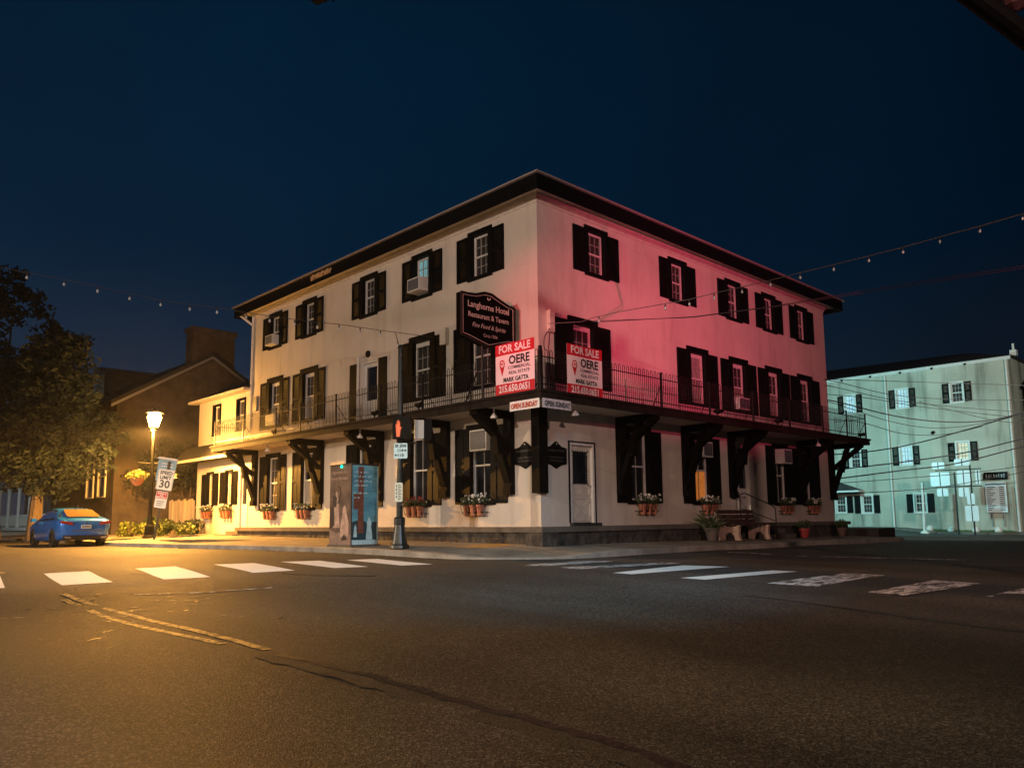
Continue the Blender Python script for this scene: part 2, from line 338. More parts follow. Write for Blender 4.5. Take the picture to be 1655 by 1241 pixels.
# ------------------------------------------------------------------ ground
TP = [(14,-15,0.0),(12,-10,.14),(17,-10,.0),(8,-10,.27),(5,-14,.22),(10,-17,.05),(20,-18,-.1),(10,-4,.30),(7.5,-3.5,.38),(5,-3,.42),(3,-4,.46),(0,-7,.45),(0,-11,.40),(-2,-9,.43),(-5,-4,.48),(-10,-6,.49),(-18,-5,.50),(-35,-6,.52),(-60,-6,.55),(-10,-12,.42),(12,-4,.2),
(16,-4,.1),(6,5,.36),(2.5,8,.40),(2.5,3,.44),(3,16,.34),(3,22,.3),(3,31,.30),(-7,31,.58),(-14,31,.62),(10,20,.22),(22,0,0),(30,-20,-.2),(0,-30,.1),(-40,-20,.4),(-22,0,.55),(-30,10,.6),(0,60,.3),(60,20,-.1),(60,-60,-.2),(-100,0,.5),(-60,-60,.4)]
def T(x, y):
    a = b = 0.
    for px, py, pz in TP:
        w = 1 / ((x - px) ** 2 + (y - py) ** 2 + 2.0) ** 2.5
        a += w * pz; b += w
    return a / b
def axis(lo, hi, c, fine, n):
    pts = set()
    k = 0
    x = c; st = fine
    out = [c]
    while x < hi: x += st; st *= 1.06; out.append(min(x, hi))
    x = c; st = fine
    while x > lo: x -= st; st *= 1.06; out.append(max(x, lo))
    return sorted(set(out))
xs = axis(-600, 600, 6, .7, 0); ys = axis(-600, 600, -6, .7, 0)
g = MB(); g.v = [Vector((x, y, T(x, y))) for y in ys for x in xs]
nx = len(xs); g.f = [(j * nx + i, j * nx + i + 1, (j + 1) * nx + i + 1, (j + 1) * nx + i) for j in range(len(ys) - 1) for i in range(nx - 1)]
o = g.build('road', M['asphalt'], smooth=True, fix=False); o['kind'] = 'structure'

# kerb line: along the main street, round the corner, up the side street
kp = [(-80, -5.0), (-60, -5.0), (-40, -5.0), (-30, -5.0), (-24, -5.0), (-20, -4.98), (-17, -4.95), (-15, -4.75), (-12, -4.3), (-9, -3.8), (-7, -3.5), (-5, -3.4), (-3, -3.4), (-1.5, -3.4), (0, -3.4)]
for i in range(0, 9):
    a = -math.pi / 2 + i / 8 * math.pi / 2; kp.append((.2 + 2.3 * math.cos(a), -1.1 + 2.3 * math.sin(a)))
kp += [(2.5, y) for y in (0, 1, 2.5, 4, 6, 8, 10, 12, 14, 16, 17.5)]
for i in range(1, 7):
    a = i / 6 * math.pi / 2; kp.append((1.0 + 1.5 * math.cos(a), 17.5 + 1.5 * math.sin(a)))
kp += [(0, 19), (-2, 19), (-8, 19), (-20, 19)]
def inner(i):
    x, y = kp[i]
    if i <= 14: return (x, max(0.4, 0.4) if x > -23 else 3.0)
    if i <= 23:
        k = (i - 15) / 8; return (0.0 - .4 * 1, 0.4 * 1) if True else None
    if y <= 17.5 and x > 2.4: return (-.4, y)
    return (x - .2 if x > .9 else x, 17.6)
def S(x, y):
    """top of the pavement"""
    d = max(0, min(y + 3.4, 3.4)) if x < 0 else (max(0, min(2.5 - x, 2.5)) if y > 0 else max(0, 3.5 - math.hypot(max(x, 0), min(y, 0))))
    return T(x, y) + .14 + .045 * d
cx_, cy_ = 2.0, -2.6
def kh(x, y):   # the kerb drops at the corner ramp
    d = math.hypot(x - 1.9, y + 2.8); return .045 if d < 1.0 else min(.14, .045 + (d - 1.0) * .06)
sw = MB(); kb = MB()
rows = []
for i, (x, y) in enumerate(kp):
    ix, iy = inner(i); r = []
    d = math.hypot(ix - x, iy - y)
    for j in range(0, 13):
        t = j / 12; px, py = x + (ix - x) * t, y + (iy - y) * t
        k = kh(x, y); dd = d * t
        z = T(px, py) + k + (.14 - k) * min(1, dd / 1.4) + .045 * min(dd, 3.4)
        r.append((px, py, z))
    rows.append(r)
# kerb stone: 0.16 m wide strip with a vertical face; pavement starts behind it
for i in range(len(rows)):
    x, y, z = rows[i][0]; x1, y1, z1 = rows[i][12]
    d = math.hypot(x1 - x, y1 - y); k = .17 / d
    bx, by = x + (x1 - x) * k, y + (y1 - y) * k
    zb = z + .045 * .17
    kb.v += [Vector((x, y, T(x, y) - .1)), Vector((x, y, z - .012)), Vector((x + (bx - x) * .12, y + (by - y) * .12, z)), Vector((bx, by, zb + .004)), Vector((bx, by, zb - .1))]
    for j in range(13):
        px, py, pz = rows[i][j]
        if j == 0: px, py, pz = bx, by, zb
        sw.v.append(Vector((px, py, pz)))
n = len(rows)
for i in range(n - 1):
    for j in range(4): kb.f.append((i * 5 + j, (i + 1) * 5 + j, (i + 1) * 5 + j + 1, i * 5 + j + 1))
    for j in range(12): sw.f.append((i * 13 + j, (i + 1) * 13 + j, (i + 1) * 13 + j + 1, i * 13 + j + 1))
o = kb.build('kerb', M['kerb']); o['kind'] = 'structure'
def pavement_mat():
    m = mat('pavement_concrete', (.26, .225, .18), .85, bump=.3, bscale=25)
    n, l, b = nodes(m)
    t = n.new('ShaderNodeTexCoord'); br = n.new('ShaderNodeTexBrick'); br.offset = 0; br.inputs['Scale'].default_value = 1
    br.inputs['Brick Width'].default_value = 1.5; br.inputs['Row Height'].default_value = 1.5; br.inputs['Mortar Size'].default_value = .012
    br.inputs['Color1'].default_value = (.27, .235, .19, 1); br.inputs['Color2'].default_value = (.22, .19, .155, 1); br.inputs['Mortar'].default_value = (.06, .05, .045, 1)
    l.new(t.outputs['Object'], br.inputs['Vector'])
    a = n.new('ShaderNodeTexNoise'); a.inputs['Scale'].default_value = 1.3; a.inputs['Detail'].default_value = 8; l.new(t.outputs['Object'], a.inputs['Vector'])
    r = n.new('ShaderNodeMapRange'); r.inputs[1].default_value = .3; r.inputs[2].default_value = .7; r.inputs[3].default_value = .6; r.inputs[4].default_value = 1.2; l.new(a.outputs[0], r.inputs[0])
    mx = n.new('ShaderNodeMix'); mx.data_type = 'RGBA'; mx.blend_type = 'MULTIPLY'; mx.inputs[0].default_value = 1
    l.new(br.outputs[0], mx.inputs[6]); l.new(r.outputs[0], mx.inputs[7]); l.new(mx.outputs[2], b.inputs['Base Color'])
    return m
o = sw.build('pavement', pavement_mat(), smooth=True); o['kind'] = 'structure'

def drape(name, poly_rows, m, dz=.004):
    """poly_rows: list of rows of xy points -> a sheet lying on the road"""
    b = MB(); w = len(poly_rows[0])
    b.v = [Vector((x, y, T(x, y) + dz)) for r in poly_rows for x, y in r]
    b.f = [(j * w + i, j * w + i + 1, (j + 1) * w + i + 1, (j + 1) * w + i) for j in range(len(poly_rows) - 1) for i in range(w - 1)]
    return b.build(name, m)
def rect_rows(x0, y0, x1, y1, sk=0, step=.25):
    nx = max(1, int(abs(x1 - x0) / step)); ny = max(1, int(abs(y1 - y0) / step))
    return [[(x0 + (x1 - x0) * i / nx + sk * j / ny, y0 + (y1 - y0) * j / ny) for i in range(nx + 1)] for j in range(ny + 1)]
def wiggle_strip(pts, w, amp=.02, n=8):
    P = [Vector(p) for p in pts]; rows = []
    L_ = []
    for a, b in zip(P, P[1:]):
        for i in range(n): L_.append(a.lerp(b, i / n))
    L_.append(P[-1])
    for i, p in enumerate(L_):
        d = (L_[min(i + 1, len(L_) - 1)] - L_[max(i - 1, 0)]).normalized(); nrm = Vector((-d.y, d.x))
        ww = w * random.uniform(.7, 1.3) if amp > .01 else w
        c = p + nrm * random.uniform(-amp, amp)
        a, b = c + nrm * ww / 2, c - nrm * ww / 2
        rows.append([(a.x, a.y), (b.x, b.y)])
    return rows
def quad_rows(q, step=.2):
    (p0, p1, p2, p3) = [Vector(p) for p in q]     # two long ends: p0-p1 and p3-p2
    nx = max(2, int((p3 - p0).length / step)); ny = max(2, int((p1 - p0).length / step))
    rows = []
    for j in range(ny + 1):
        a_, b_ = p0.lerp(p1, j / ny), p3.lerp(p2, j / ny)
        rows.append([tuple(a_.lerp(b_, i / nx)) for i in range(nx + 1)])
    return rows
for q in ([(-2.3, -12.45), (-2.3, -11.55), (.72, -12.08), (.8, -12.9)], [(-2.27, -10.87), (-2.24, -10.12), (.82, -10.63), (.88, -11.37)], [(-2.32, -9.25), (-2.4, -8.42), (1.2, -9.22), (.92, -9.88)],
          [(-2.4, -7.62), (-2.05, -6.88), (1.22, -7.68), (1.1, -8.42)], [(-1.94, -6.32), (-1.59, -5.54), (1.38, -6.22), (1.19, -6.85)], [(-1.31, -5.02), (-1.1, -4.32), (1.84, -5.01), (1.62, -5.6)]):
    o = drape('crosswalk_stripe', quad_rows(q), M['paintfresh']); o['kind'] = 'structure'
for k, q in enumerate(([(3.5, -4.26), (3.25, -2.1), (3.72, -1.5), (3.98, -4.1)], [(4.3, -4.0), (4.75, -1.4), (5.2, -1.35), (4.85, -4.1)], [(5.81, -4.29), (5.6, -1.9), (6.41, -1.57), (6.15, -4.23)], [(7.12, -4.23), (7.37, -1.78), (7.81, -1.7), (7.59, -4.26)],
          [(8.49, -4.04), (8.49, -1.28), (9.07, -1.19), (9.08, -3.71)], [(9.87, -3.91), (9.88, -1.35), (10.51, -1.28), (10.39, -4.02)], [(11.05, -3.83), (11.12, -1.1), (11.75, -1.05), (11.6, -3.9)], [(12.3, -3.8), (12.4, -1.0), (13.0, -1.0), (12.9, -3.8)])):
    o = drape('crosswalk_stripe', quad_rows(q, .08), M['paintfresh'] if k in (2, 3) else M['paintworn']); o['kind'] = 'structure'
for q in ([(5.2, 6.0), (5.6, 10.5), (8.6, 10.0), (8.1, 5.6)], [(9.6, .2), (9.9, 2.6), (14.5, 3.2), (14.2, .4)]):
    o = drape('asphalt_patch', quad_rows(q), mat('patch_asphalt', (.016, .015, .0145), .8, var=.35, vscale=30, bump=.5, bscale=70, bdist=.005), .003); o['kind'] = 'structure'
for pts in ([(2.2, -11.70), (2.9, -11.66), (4.2, -11.53), (6.0, -11.56), (7.5, -11.64), (8.1, -11.68)], [(2.7, -11.80), (3.6, -11.76), (5.2, -11.79), (6.6, -11.80), (7.5, -11.79)]):
    o = drape('centre_line', wiggle_strip(pts, .085, .006, 12), M['paintyel']); o['kind'] = 'structure'
o = drape('centre_line', [[(x, -11.4), (x, -11.3)] for x in [-60 + i * 1.0 for i in range(58)]], M['paintyel']); o['kind'] = 'structure'
o = drape('stop_line', wiggle_strip([(3.5, 3.2), (6.5, 3.9), (8.75, 4.0)], .22, 0), M['paintworn']); o['kind'] = 'structure'
o = drape('stop_line', wiggle_strip([(2.9, -11.0), (3.3, -10.3), (3.55, -9.3)], .09, .02), M['paintold']); o['kind'] = 'structure'
for pts, w in (([(8.4, -11.72), (9.2, -11.66), (9.9, -11.58), (10.9, -11.47), (11.7, -11.5), (12.6, -11.7), (14.5, -12.2)], .08),
               ([(1.5, -8.1), (2.45, -8.08), (3.4, -7.4)], .07), ([(3, 6.5), (8, 9), (14, 11.0)], .07), ([(4, 12), (9, 16)], .06), ([(6, -1.3), (10, -1.5), (14, -1.0)], .05), ([(9, -5.5), (12, -6.1), (15, -6.0)], .035)):
    o = drape('tar_seam', wiggle_strip(pts, w, .018), M['tar'], .006); o['kind'] = 'structure'
o = drape('seam_band', wiggle_strip([(8.3, -11.8), (9.2, -11.76), (9.9, -11.69), (10.9, -11.59), (11.7, -11.62), (12.6, -11.82), (14.5, -12.35)], .2, .012), mat('seam_asphalt', (.020, .019, .018), .8, var=.5, vscale=14, bump=.5, bscale=60), .003); o['kind'] = 'structure'
b = MB()
for i in range(70):
    x = random.uniform(4, 12.5); y = random.uniform(-14.2, -5)
    if random.random() < .4: x = random.uniform(2.5, 6.5); y = random.uniform(-13, -10)
    L_ = random.uniform(.03, .12); w = random.uniform(.006, .02); a = random.uniform(-.3, .3) + 2.36
    c, s = math.cos(a), math.sin(a)
    b.add([(x + c * p - s * q, y + s * p + c * q, T(x, y) + .0065) for p, q in ((-L_, 0), (0, -w), (L_, 0), (0, w))], [(0, 1, 2, 3)])
o = b.build('road_scuffs', M['tar']); o['kind'] = 'structure'
b = MB()
for i in range(26):
    x = random.uniform(3.0, 6.3); y = random.uniform(-12.9, -10.4)
    L_ = random.uniform(.03, .10); w = random.uniform(.01, .03); a = random.uniform(-.4, .4) + .8
    c, s = math.cos(a), math.sin(a)
    b.add([(x + c * p - s * q, y + s * p + c * q, T(x, y) + .007) for p, q in ((-L_, 0), (-.3 * L_, -w), (L_, -.5 * w), (.6 * L_, w), (-.5 * L_, w))], [(0, 1, 2, 3, 4)])
o = b.build('paint_remnants', M['paintold']); o['kind'] = 'structure'

b = MB()
for i in range(260):
    if random.random() < .6: x = random.uniform(-22, 1); y = -3.5 - random.random() ** 2 * .5 - (1.45 if x < -15 else (max(0, -7 - x) * .17))
    else: x = 2.6 + random.random() ** 2 * .5; y = random.uniform(0, 17)
    a = random.uniform(0, 6.28); L_ = random.uniform(.015, .05); c, s__ = math.cos(a), math.sin(a); z = T(x, y) + .008
    b.add([(x + c * L_, y + s__ * L_, z), (x - s__ * L_ * .5, y + c * L_ * .5, z + .006), (x - c * L_, y - s__ * L_, z), (x + s__ * L_ * .5, y - c * L_ * .5, z + .01)], [(0, 1, 2, 3)])
o = b.build('gutter_litter', mat('dead_leaf', (.12, .075, .03), .8, var=.5, vscale=3), fix=False); tag(o, 'dead leaves and grit lying along the kerb', 'litter', kind='stuff')

# ------------------------------------------------------------------ hotel
hotel = thing('hotel', 'three storey cream stucco corner hotel with black shutters and a wraparound iron balcony', 'hotel', (0, 0, 1.1))
WZ0, WZ1 = .4, 10.17
holesL = []; holesR = []
def win(side, c, w, z0, z1): (holesL if side == 'L' else holesR).append((c - w / 2, c + w / 2, z0, z1))
F3L = [-14.85, -12.13, -8.1, -5.1, -2.32]; F3R = [2.47, 6.62, 10.08, 12.68, 15.33]
F2L = [-14.77, -12.07, -5.1, -2.3]; F2R = [1.8, 7.62, 10.25, 12.8, 15.35]
F1L = [-14.75, -12.05, -8.25, -5.2, -2.34]; F1R = [4.25, 7.62, 12.98, 15.15]
def wallgrid(F, u0, u1, holes, z0, z1, name, m, parent, thick=.25):
    us = sorted({u0, u1} | {h[0] for h in holes} | {h[1] for h in holes}); zs = sorted({z0, z1} | {h[2] for h in holes} | {h[3] for h in holes})
    b = MB(); iu = {u: i for i, u in enumerate(us)}; iz = {z: i for i, z in enumerate(zs)}
    b.v = [F(u, 0, z) for z in zs for u in us]; k = len(us)
    for j in range(len(zs) - 1):
        for i in range(k - 1):
            uc, zc = (us[i] + us[i + 1]) / 2, (zs[j] + zs[j + 1]) / 2
            if any(h[0] < uc < h[1] and h[2] < zc < h[3] for h in holes): continue
            b.f.append((j * k + i, j * k + i + 1, (j + 1) * k + i + 1, (j + 1) * k + i))
    for h in holes:   # reveals
        a, c, d, e_ = h
        for (p, q) in (((a, d), (c, d)), ((c, d), (c, e_)), ((c, e_), (a, e_)), ((a, e_), (a, d))):
            b.add([F(p[0], 0, p[1]), F(q[0], 0, q[1]), F(q[0], -thick, q[1]), F(p[0], -thick, p[1])], [(0, 1, 2, 3)])
    return b.build(name, m, parent, fix=False)

def window(F, c, w, z0, z1, root, shw=.5, sash_w=.74, mun=(3, 2), fill='darkcurtain', lowfill=None, sh=(True, True), ac=None, sur=.15, sill=.1, recess=.17, pale_top=0, shz=None):
    """w = width over the dark surround"""
    b = MB()
    h = w / 2; s_ = sur
    fn = lambda u, n, z: F(c + u, n, z)
    # surround (architrave) proud of the wall, lined back into the reveal
    b.box((-h, -recess + .005, z1 - s_), (h, .05, z1), fn)
    b.box((-h, -recess + .005, z0), (h, .07, z0 + sill), fn)
    b.box((-h, -recess + .005, z0 + sill), (-h + s_, .05, z1 - s_), fn)
    b.box((h - s_, -recess + .005, z0 + sill), (h, .05, z1 - s_), fn)
    wn = b.build('window', M['black'], root)
    # sash
    a0, a1, b0, b1 = -h + s_, h - s_, z0 + sill, z1 - s_
    f = MB(); t = .055; nb = -recess + .02
    f.box((a0, nb, b1 - t - pale_top), (a1, nb + .05, b1), fn); f.box((a0, nb, b0), (a1, nb + .05, b0 + t), fn)
    f.box((a0, nb, b0 + t), (a0 + t, nb + .05, b1 - t - pale_top), fn); f.box((a1 - t, nb, b0 + t), (a1, nb + .05, b1 - t - pale_top), fn)
    mid = (b0 + b1) / 2
    f.box((a0 + t, nb + .002, mid - .025), (a1 - t, nb + .052, mid + .025), fn)
    part(f.build('sash', M['white'], wn), wn)
    if mun:
        f = MB()
        for lo, hi in ((b0 + t, mid - .025), (mid + .025, b1 - t - pale_top)):
            for i in range(1, mun[0]):
                x = a0 + t + (a1 - a0 - 2 * t) * i / mun[0]; f.box((x - .011, nb + .004, lo), (x + .011, nb + .03, hi), fn)
            for j in range(1, mun[1]):
                z = lo + (hi - lo) * j / mun[1]; f.box((a0 + t, nb + .006, z - .011), (a1 - t, nb + .032, z + .011), fn)
        f.build('muntin', M['muntin'], wn)
    p = MB(); p.box((a0 + .01, nb - .012, b0 + .01), (a1 - .01, nb + .0, b1 - .01), fn)
    p.build('pane', M['glass'] , wn)
    if fill or lowfill:
        if fill:
            q = MB(); k = 14; z_lo = mid if lowfill else b0 + t
            for i in range(k):
                x0 = a0 + t + (a1 - a0 - 2 * t) * i / k; x1 = a0 + t + (a1 - a0 - 2 * t) * (i + 1) / k
                q.add([fn(x0, nb + .0015 + (.002 if i % 2 else 0), z_lo), fn(x1, nb + .0035 - (.002 if i % 2 else 0), z_lo), fn(x1, nb + .0035 - (.002 if i % 2 else 0), b1 - t), fn(x0, nb + .0015 + (.002 if i % 2 else 0), b1 - t)], [(0, 1, 2, 3)])
            q.build('curtain', M[fill], wn)
        if lowfill:
            q = MB(); q.box((a0 + t, nb + .001, b0 + t), (a1 - t, nb + .003, mid - .03), fn); q.build('blind', M[lowfill], wn)
    # shutters hinged at the surround, lying on the wall
    z0s, z1s = shz if shz else (z0 + .05, z1 - .08)
    for sd, on in ((-1, sh[0]), (1, sh[1])):
        if not on: continue
        q = MB(); x0, x1 = (h + .004, h + shw) if sd > 0 else (-h - shw, -h - .004)
        q.box((x0, .012, z0s), (x0 + .07, .052, z1s), fn); q.box((x1 - .07, .012, z0s), (x1, .052, z1s), fn)
        zm = (z0s + z1s) / 2
        for za in (z0s, zm - .05, z1s - .1): q.box((x0 + .07, .012, za), (x1 - .07, .052, za + .1), fn)
        for lo, hi in ((z0s + .1, zm - .05), (zm + .05, z1s - .1)):
            if z0 < 3: q.box((x0 + .07, .014, lo), (x1 - .07, .03, hi), fn); q.box((x0 + .12, .0305, lo + .06), (x1 - .12, .042, hi - .06), fn); continue
            k = max(3, int((hi - lo) / .06))
            for i in range(k):
                za = lo + (hi - lo) * i / k
                q.add([fn(x0 + .07, .016, za), fn(x1 - .07, .016, za), fn(x1 - .07, .044, za + .05), fn(x0 + .07, .044, za + .05)], [(0, 1, 2, 3)])
        q.build('shutter', M['black'], wn)
    return wn
win_info = []
for F, side, cs in ((FL, 'L', F3L), (FR, 'R', F3R)):
    for i, c in enumerate(cs):
        win(side, c, 1.05 - .02, 8.31, 9.79)
        window(F, c, 1.05, 8.3, 9.8, hotel, shw=.5, sur=.15, sill=.1, fill=('litcyan' if (side == 'L' and i == 3) else 'darkcurtain'), shz=(8.36, 9.69))
for F, side, cs in ((FL, 'L', F2L), (FR, 'R', F2R)):
    for i, c in enumerate(cs):
        z1 = 7.12 if side == 'L' else 6.97; z0 = 5.05 if side == 'L' else 4.99
        win(side, c, 1.26, z0 + .01, z1 - .01)
        lf = None; fl = 'darkcurtain'
        if side == 'L' and i < 2: lf = 'curtain'
        if side == 'R' and i in (1,): fl = 'curtain'
        if side == 'R' and i in (2, 3): lf = 'curtain'
        window(F, c, 1.28, z0, z1, hotel, shw=.56 if i < 4 else .6, sur=.2, sill=.1, fill=fl, lowfill=lf, pale_top=.08, shz=(z0 - .0, z1 - .14))
for F, side, cs in ((FL, 'L', F1L), (FR, 'R', F1R)):
    for i, c in enumerate(cs):
        w = 1.2 if not (side == 'R' and i == 3) else 1.0
        win(side, c, w - .02, 1.75, 4.03)
        mun = (3, 2) if (side == 'L' and i == 0) else (2, 1)
        window(F, c, w, 1.74, 4.04, hotel, shw=.5, sur=.16, sill=.12, mun=mun, fill=None if (side, i) != ('L', 0) else 'darkcurtain', lowfill=('litorange' if (side, i) == ('R', 1) else ('curtain' if (side, i) == ('L', 1) else None)),
               shz=(1.78, 3.95))
# doors
win('L', -7.96, 1.0, 4.42, 6.75); win('R', 10.28, .9, 1.15, 3.97); win('R', 1.65, 1.04, 1.2, 3.42)
wallgrid(FL, -16.85, 0, holesL, WZ0, WZ1, 'front_wall', M['stucco'], hotel)
wallgrid(FR, 0, 17.4, holesR, WZ0, WZ1, 'side_wall', M['stucco'], hotel)
b = MB(); b.add([(-16.85, 0, WZ0), (-16.85, 17.4, WZ0), (-16.85, 17.4, WZ1), (-16.85, 0, WZ1)], [(0, 1, 2, 3)])
b.add([(0, 17.4, WZ0), (-16.85, 17.4, WZ0), (-16.85, 17.4, WZ1), (0, 17.4, WZ1)], [(0, 1, 2, 3)]); b.build('rear_wall', M['stucco'], hotel)
# balcony door
def door(F, c, w, z0, z1, root, kind):
    fn = lambda u, n, z: F(c + u, n, z); h = w / 2
    b = MB()
    b.box((-h, -.14, z1 - .07), (h, .02, z1 - .002), fn); b.box((-h, -.14, z0), (-h + .07, .02, z1 - .07), fn); b.box((h - .07, -.14, z0), (h, .02, z1 - .07), fn)
    d = b.build('door', M['white'], root)
    b = MB(); a0, a1 = -h + .07, h - .07
    n0, n1 = -.12, -.07
    gz0 = z0 + (z1 - z0) * (.42 if kind != 'side' else .47); gz1 = z1 - .2
    b.box((a0, n0, z0 + .01), (a1, n1, gz0), fn); b.box((a0, n0, gz1), (a1, n1, z1 - .075), fn)
    b.box((a0, n0, gz0), (a0 + .075, n1, gz1), fn); b.box((a1 - .075, n0, gz0), (a1, n1, gz1), fn)
    b.build('door_leaf', M['trimcream'] if kind == 'side' else M['white'], d)
    g = MB(); g.box((a0 + .075, n0 + .01, gz0), (a1 - .075, n0 + .02, gz1), fn); g.build('pane', M['glass'], d)
    if kind == 'side':
        b = MB()
        for s in (-1, 1):   # crossbuck, two small upper panels
            b.prism([(s * (a0 + .07), z0 + .12), (s * (a0 + .13), z0 + .08), (-s * (a0 + .07), gz0 - .42), (-s * (a0 + .13), gz0 - .38)], n1 + .001 + (.003 if s > 0 else 0), n1 + .022 + (.003 if s > 0 else 0), lambda a, z, n: fn(a, n, z))
        for (x0, x1, za, zb) in ((a0 + .05, a1 - .05, z0 + .05, z0 + .08), (a0 + .05, a1 - .05, gz0 - .38, gz0 - .35), (a0 + .05, a0 + .08, z0 + .08, gz0 - .38), (a1 - .08, a1 - .05, z0 + .08, gz0 - .38)):
            b.box((x0, n1, za), (x1, n1 + .02, zb), fn)
        for x0 in (a0 + .07, .03):
            x1 = x0 + (a1 - a0) / 2 - .1
            for (p, q, r, s) in ((x0, x1, gz0 - .28, gz0 - .255), (x0, x1, gz0 - .09, gz0 - .065), (x0, x0 + .025, gz0 - .255, gz0 - .09), (x1 - .025, x1, gz0 - .255, gz0 - .09)):
                b.box((p, n1, r), (q, n1 + .02, s), fn)
        b.build('door_moulding', M['trimcream'], d)
        b = MB()   # scalloped valance round the glass
        k = 12
        for zz in [gz0 + .02 + i * (gz1 - gz0 - .04) / (k * 1) for i in range(k + 1)]:
            for x in (a0 + .1, a1 - .1): b.tube(fn(x, n0 + .045, zz), fn(x, n0 + .06, zz), .035, n=8)
        for i in range(8):
            x = a0 + .1 + (a1 - a0 - .2) * i / 7
            for zz in (gz0, gz1): b.tube(fn(x, n0 + .045, zz), fn(x, n0 + .06, zz), .035, n=8)
        b.build('door_scallops', M['trimcream'], d)
        b = MB(); b.box((-h - .05, -.02, z0 + .0), (-h - .005, .03, z1 + .04), fn); b.box((h + .005, -.02, z0), (h + .05, .03, z1 + .04), fn); b.box((-h - .005, -.02, z1 + .002), (h + .005, .03, z1 + .04), fn); b.build('door_outline', M['black'], d)
        b = MB(); b.box((-h - .02, -.05, z0 - .14), (h + .12, .16, z0 - .004), fn); b.build('door_sill', M['ledge'], d)
    kx = a1 - .05
    b = MB(); b.tube(fn(kx, n1, z0 + 1.0), fn(kx, n1 + .05, z0 + 1.0), .025); b.build('handle', M['chrome'], d)
    return d
door(FL, -7.96, .98, 4.42, 6.74, hotel, 'balcony'); door(FR, 1.65, 1.02, 1.22, 3.41, hotel, 'side'); door(FR, 10.28, .88, 1.15, 3.96, hotel, 'service')
b = MB()
for s in (-9.2, -7.46 + .02):
    x0, x1 = (s, s + .46)
    b.box((x0, .012, 4.7), (x1, .05, 6.75), FL)
b.build('shutter', M['black'], hotel)
b = MB(); b.tube(FL(-8.62, .07, 4.5), FL(-8.62, .07, 6.95), .05); b.build('vent_pipe', M['white'], hotel)
b = MB(); b.tube(FL(-8.1, 0, 7.0), FL(-8.1, .05, 7.0), .12, n=14); b.build('round_vent', M['black'], hotel)
# cornice, soffit, fascia, roof
def ring(o, z0, z1, o_in, b):   # a band round the two street sides and the others
    L0, L1 = -16.85, 17.4
    b.box((L0 - o, -o, z0), (o, -o_in, z1)); b.box((o_in, -o_in, z0), (o, L1 + o_in, z1)); b.box((L0 - o, L1 + o_in, z0), (o, L1 + o, z1)); b.box((L0 - o, -o_in, z0), (L0 - o_in, L1 + o_in, z1))
b = MB(); ring(.10, 10.06, 10.168, .001, b); ring(.055, 10.0, 10.058, .001, b); ring(.03, 9.93, 9.998, .001, b); b.build('cornice', M['trimcream'], hotel)
b = MB(); ring(.575, 10.17, 10.2, .0, b); b.build('soffit', M['trimcream'], hotel)
b = MB(); ring(.60, 9.965, 10.385, .576, b); b.build('fascia', M['black'], hotel)
b = MB(); ring(.68, 10.387, 10.43, .4, b); b.build('gutter', M['gutter'], hotel)
b = MB(); o_ = .55
b.add([(-16.85 - o_, -o_, 10.42), (o_, -o_, 10.42), (o_, 17.4 + o_, 10.42), (-16.85 - o_, 17.4 + o_, 10.42), (-8.4, 8, 11.1), (-8.4, 9.4, 11.1)],
      [(0, 1, 4), (1, 2, 5, 4), (2, 3, 5), (3, 0, 4, 5), (0, 3, 2, 1)]); b.build('roof', M['roof'], hotel)
b = MB()   # the torn bit of fascia over the front
for i in range(9):
    u = -11.0 + i * .16; b.prism([(u, 10.1), (u + .13, 10.14 + .05 * (i % 3)), (u + .1, 10.3), (u - .02, 10.26)], .603, .63 + .03 * (i % 2), lambda a, z, n: FL(a, n, z))
b.build('torn_fascia_boards', mat('bare_wood', (.5, .3, .14), .8, var=.4, vscale=9), hotel)
b = MB(); b.tube(FL(-16.74, .07, 10.0), FL(-16.74, .07, 5.2), .055); b.tube(FL(-16.74, .07, 5.2), FL(-16.95, .3, 4.75), .055); b.tube(FL(-17.1, .5, 10.05), FL(-16.74, .07, 9.6), .05); b.build('downpipe', M['white'], hotel)
b = MB(); b.box((-4.02, .005, 6.6), (-3.75, .16, 7.1), FL); b.build('meter_box', M['trimcream'], hotel)
b = MB(); b.box((.32, .005, 6.35), (.5, .14, 6.95), FR); b.build('meter_box', M['trimcream'], hotel)
b = MB(); b.box((-16.5, .006, 5.9), (-16.2, .1, 6.5), FL); b.build('meter_box', M['greymetal'], hotel)
b = MB(); b.path([FR(.4, .05, 6.35), FR(.33, .06, 5.9), FR(.36, .06, 5.2), FR(.6, .06, 4.7), FR(.7, .06, 4.45)], .012)
pts = [FR(.4 + .9 * 0, .05, 6.5)] + [FR(.42 - .45 * math.sin(t), .1 + .12 * math.sin(t), 6.5 - t * .35) for t in [i * .35 for i in range(1, 7)]]
b.path(pts, .012); b.build('wall_cable', M['wire'], hotel)
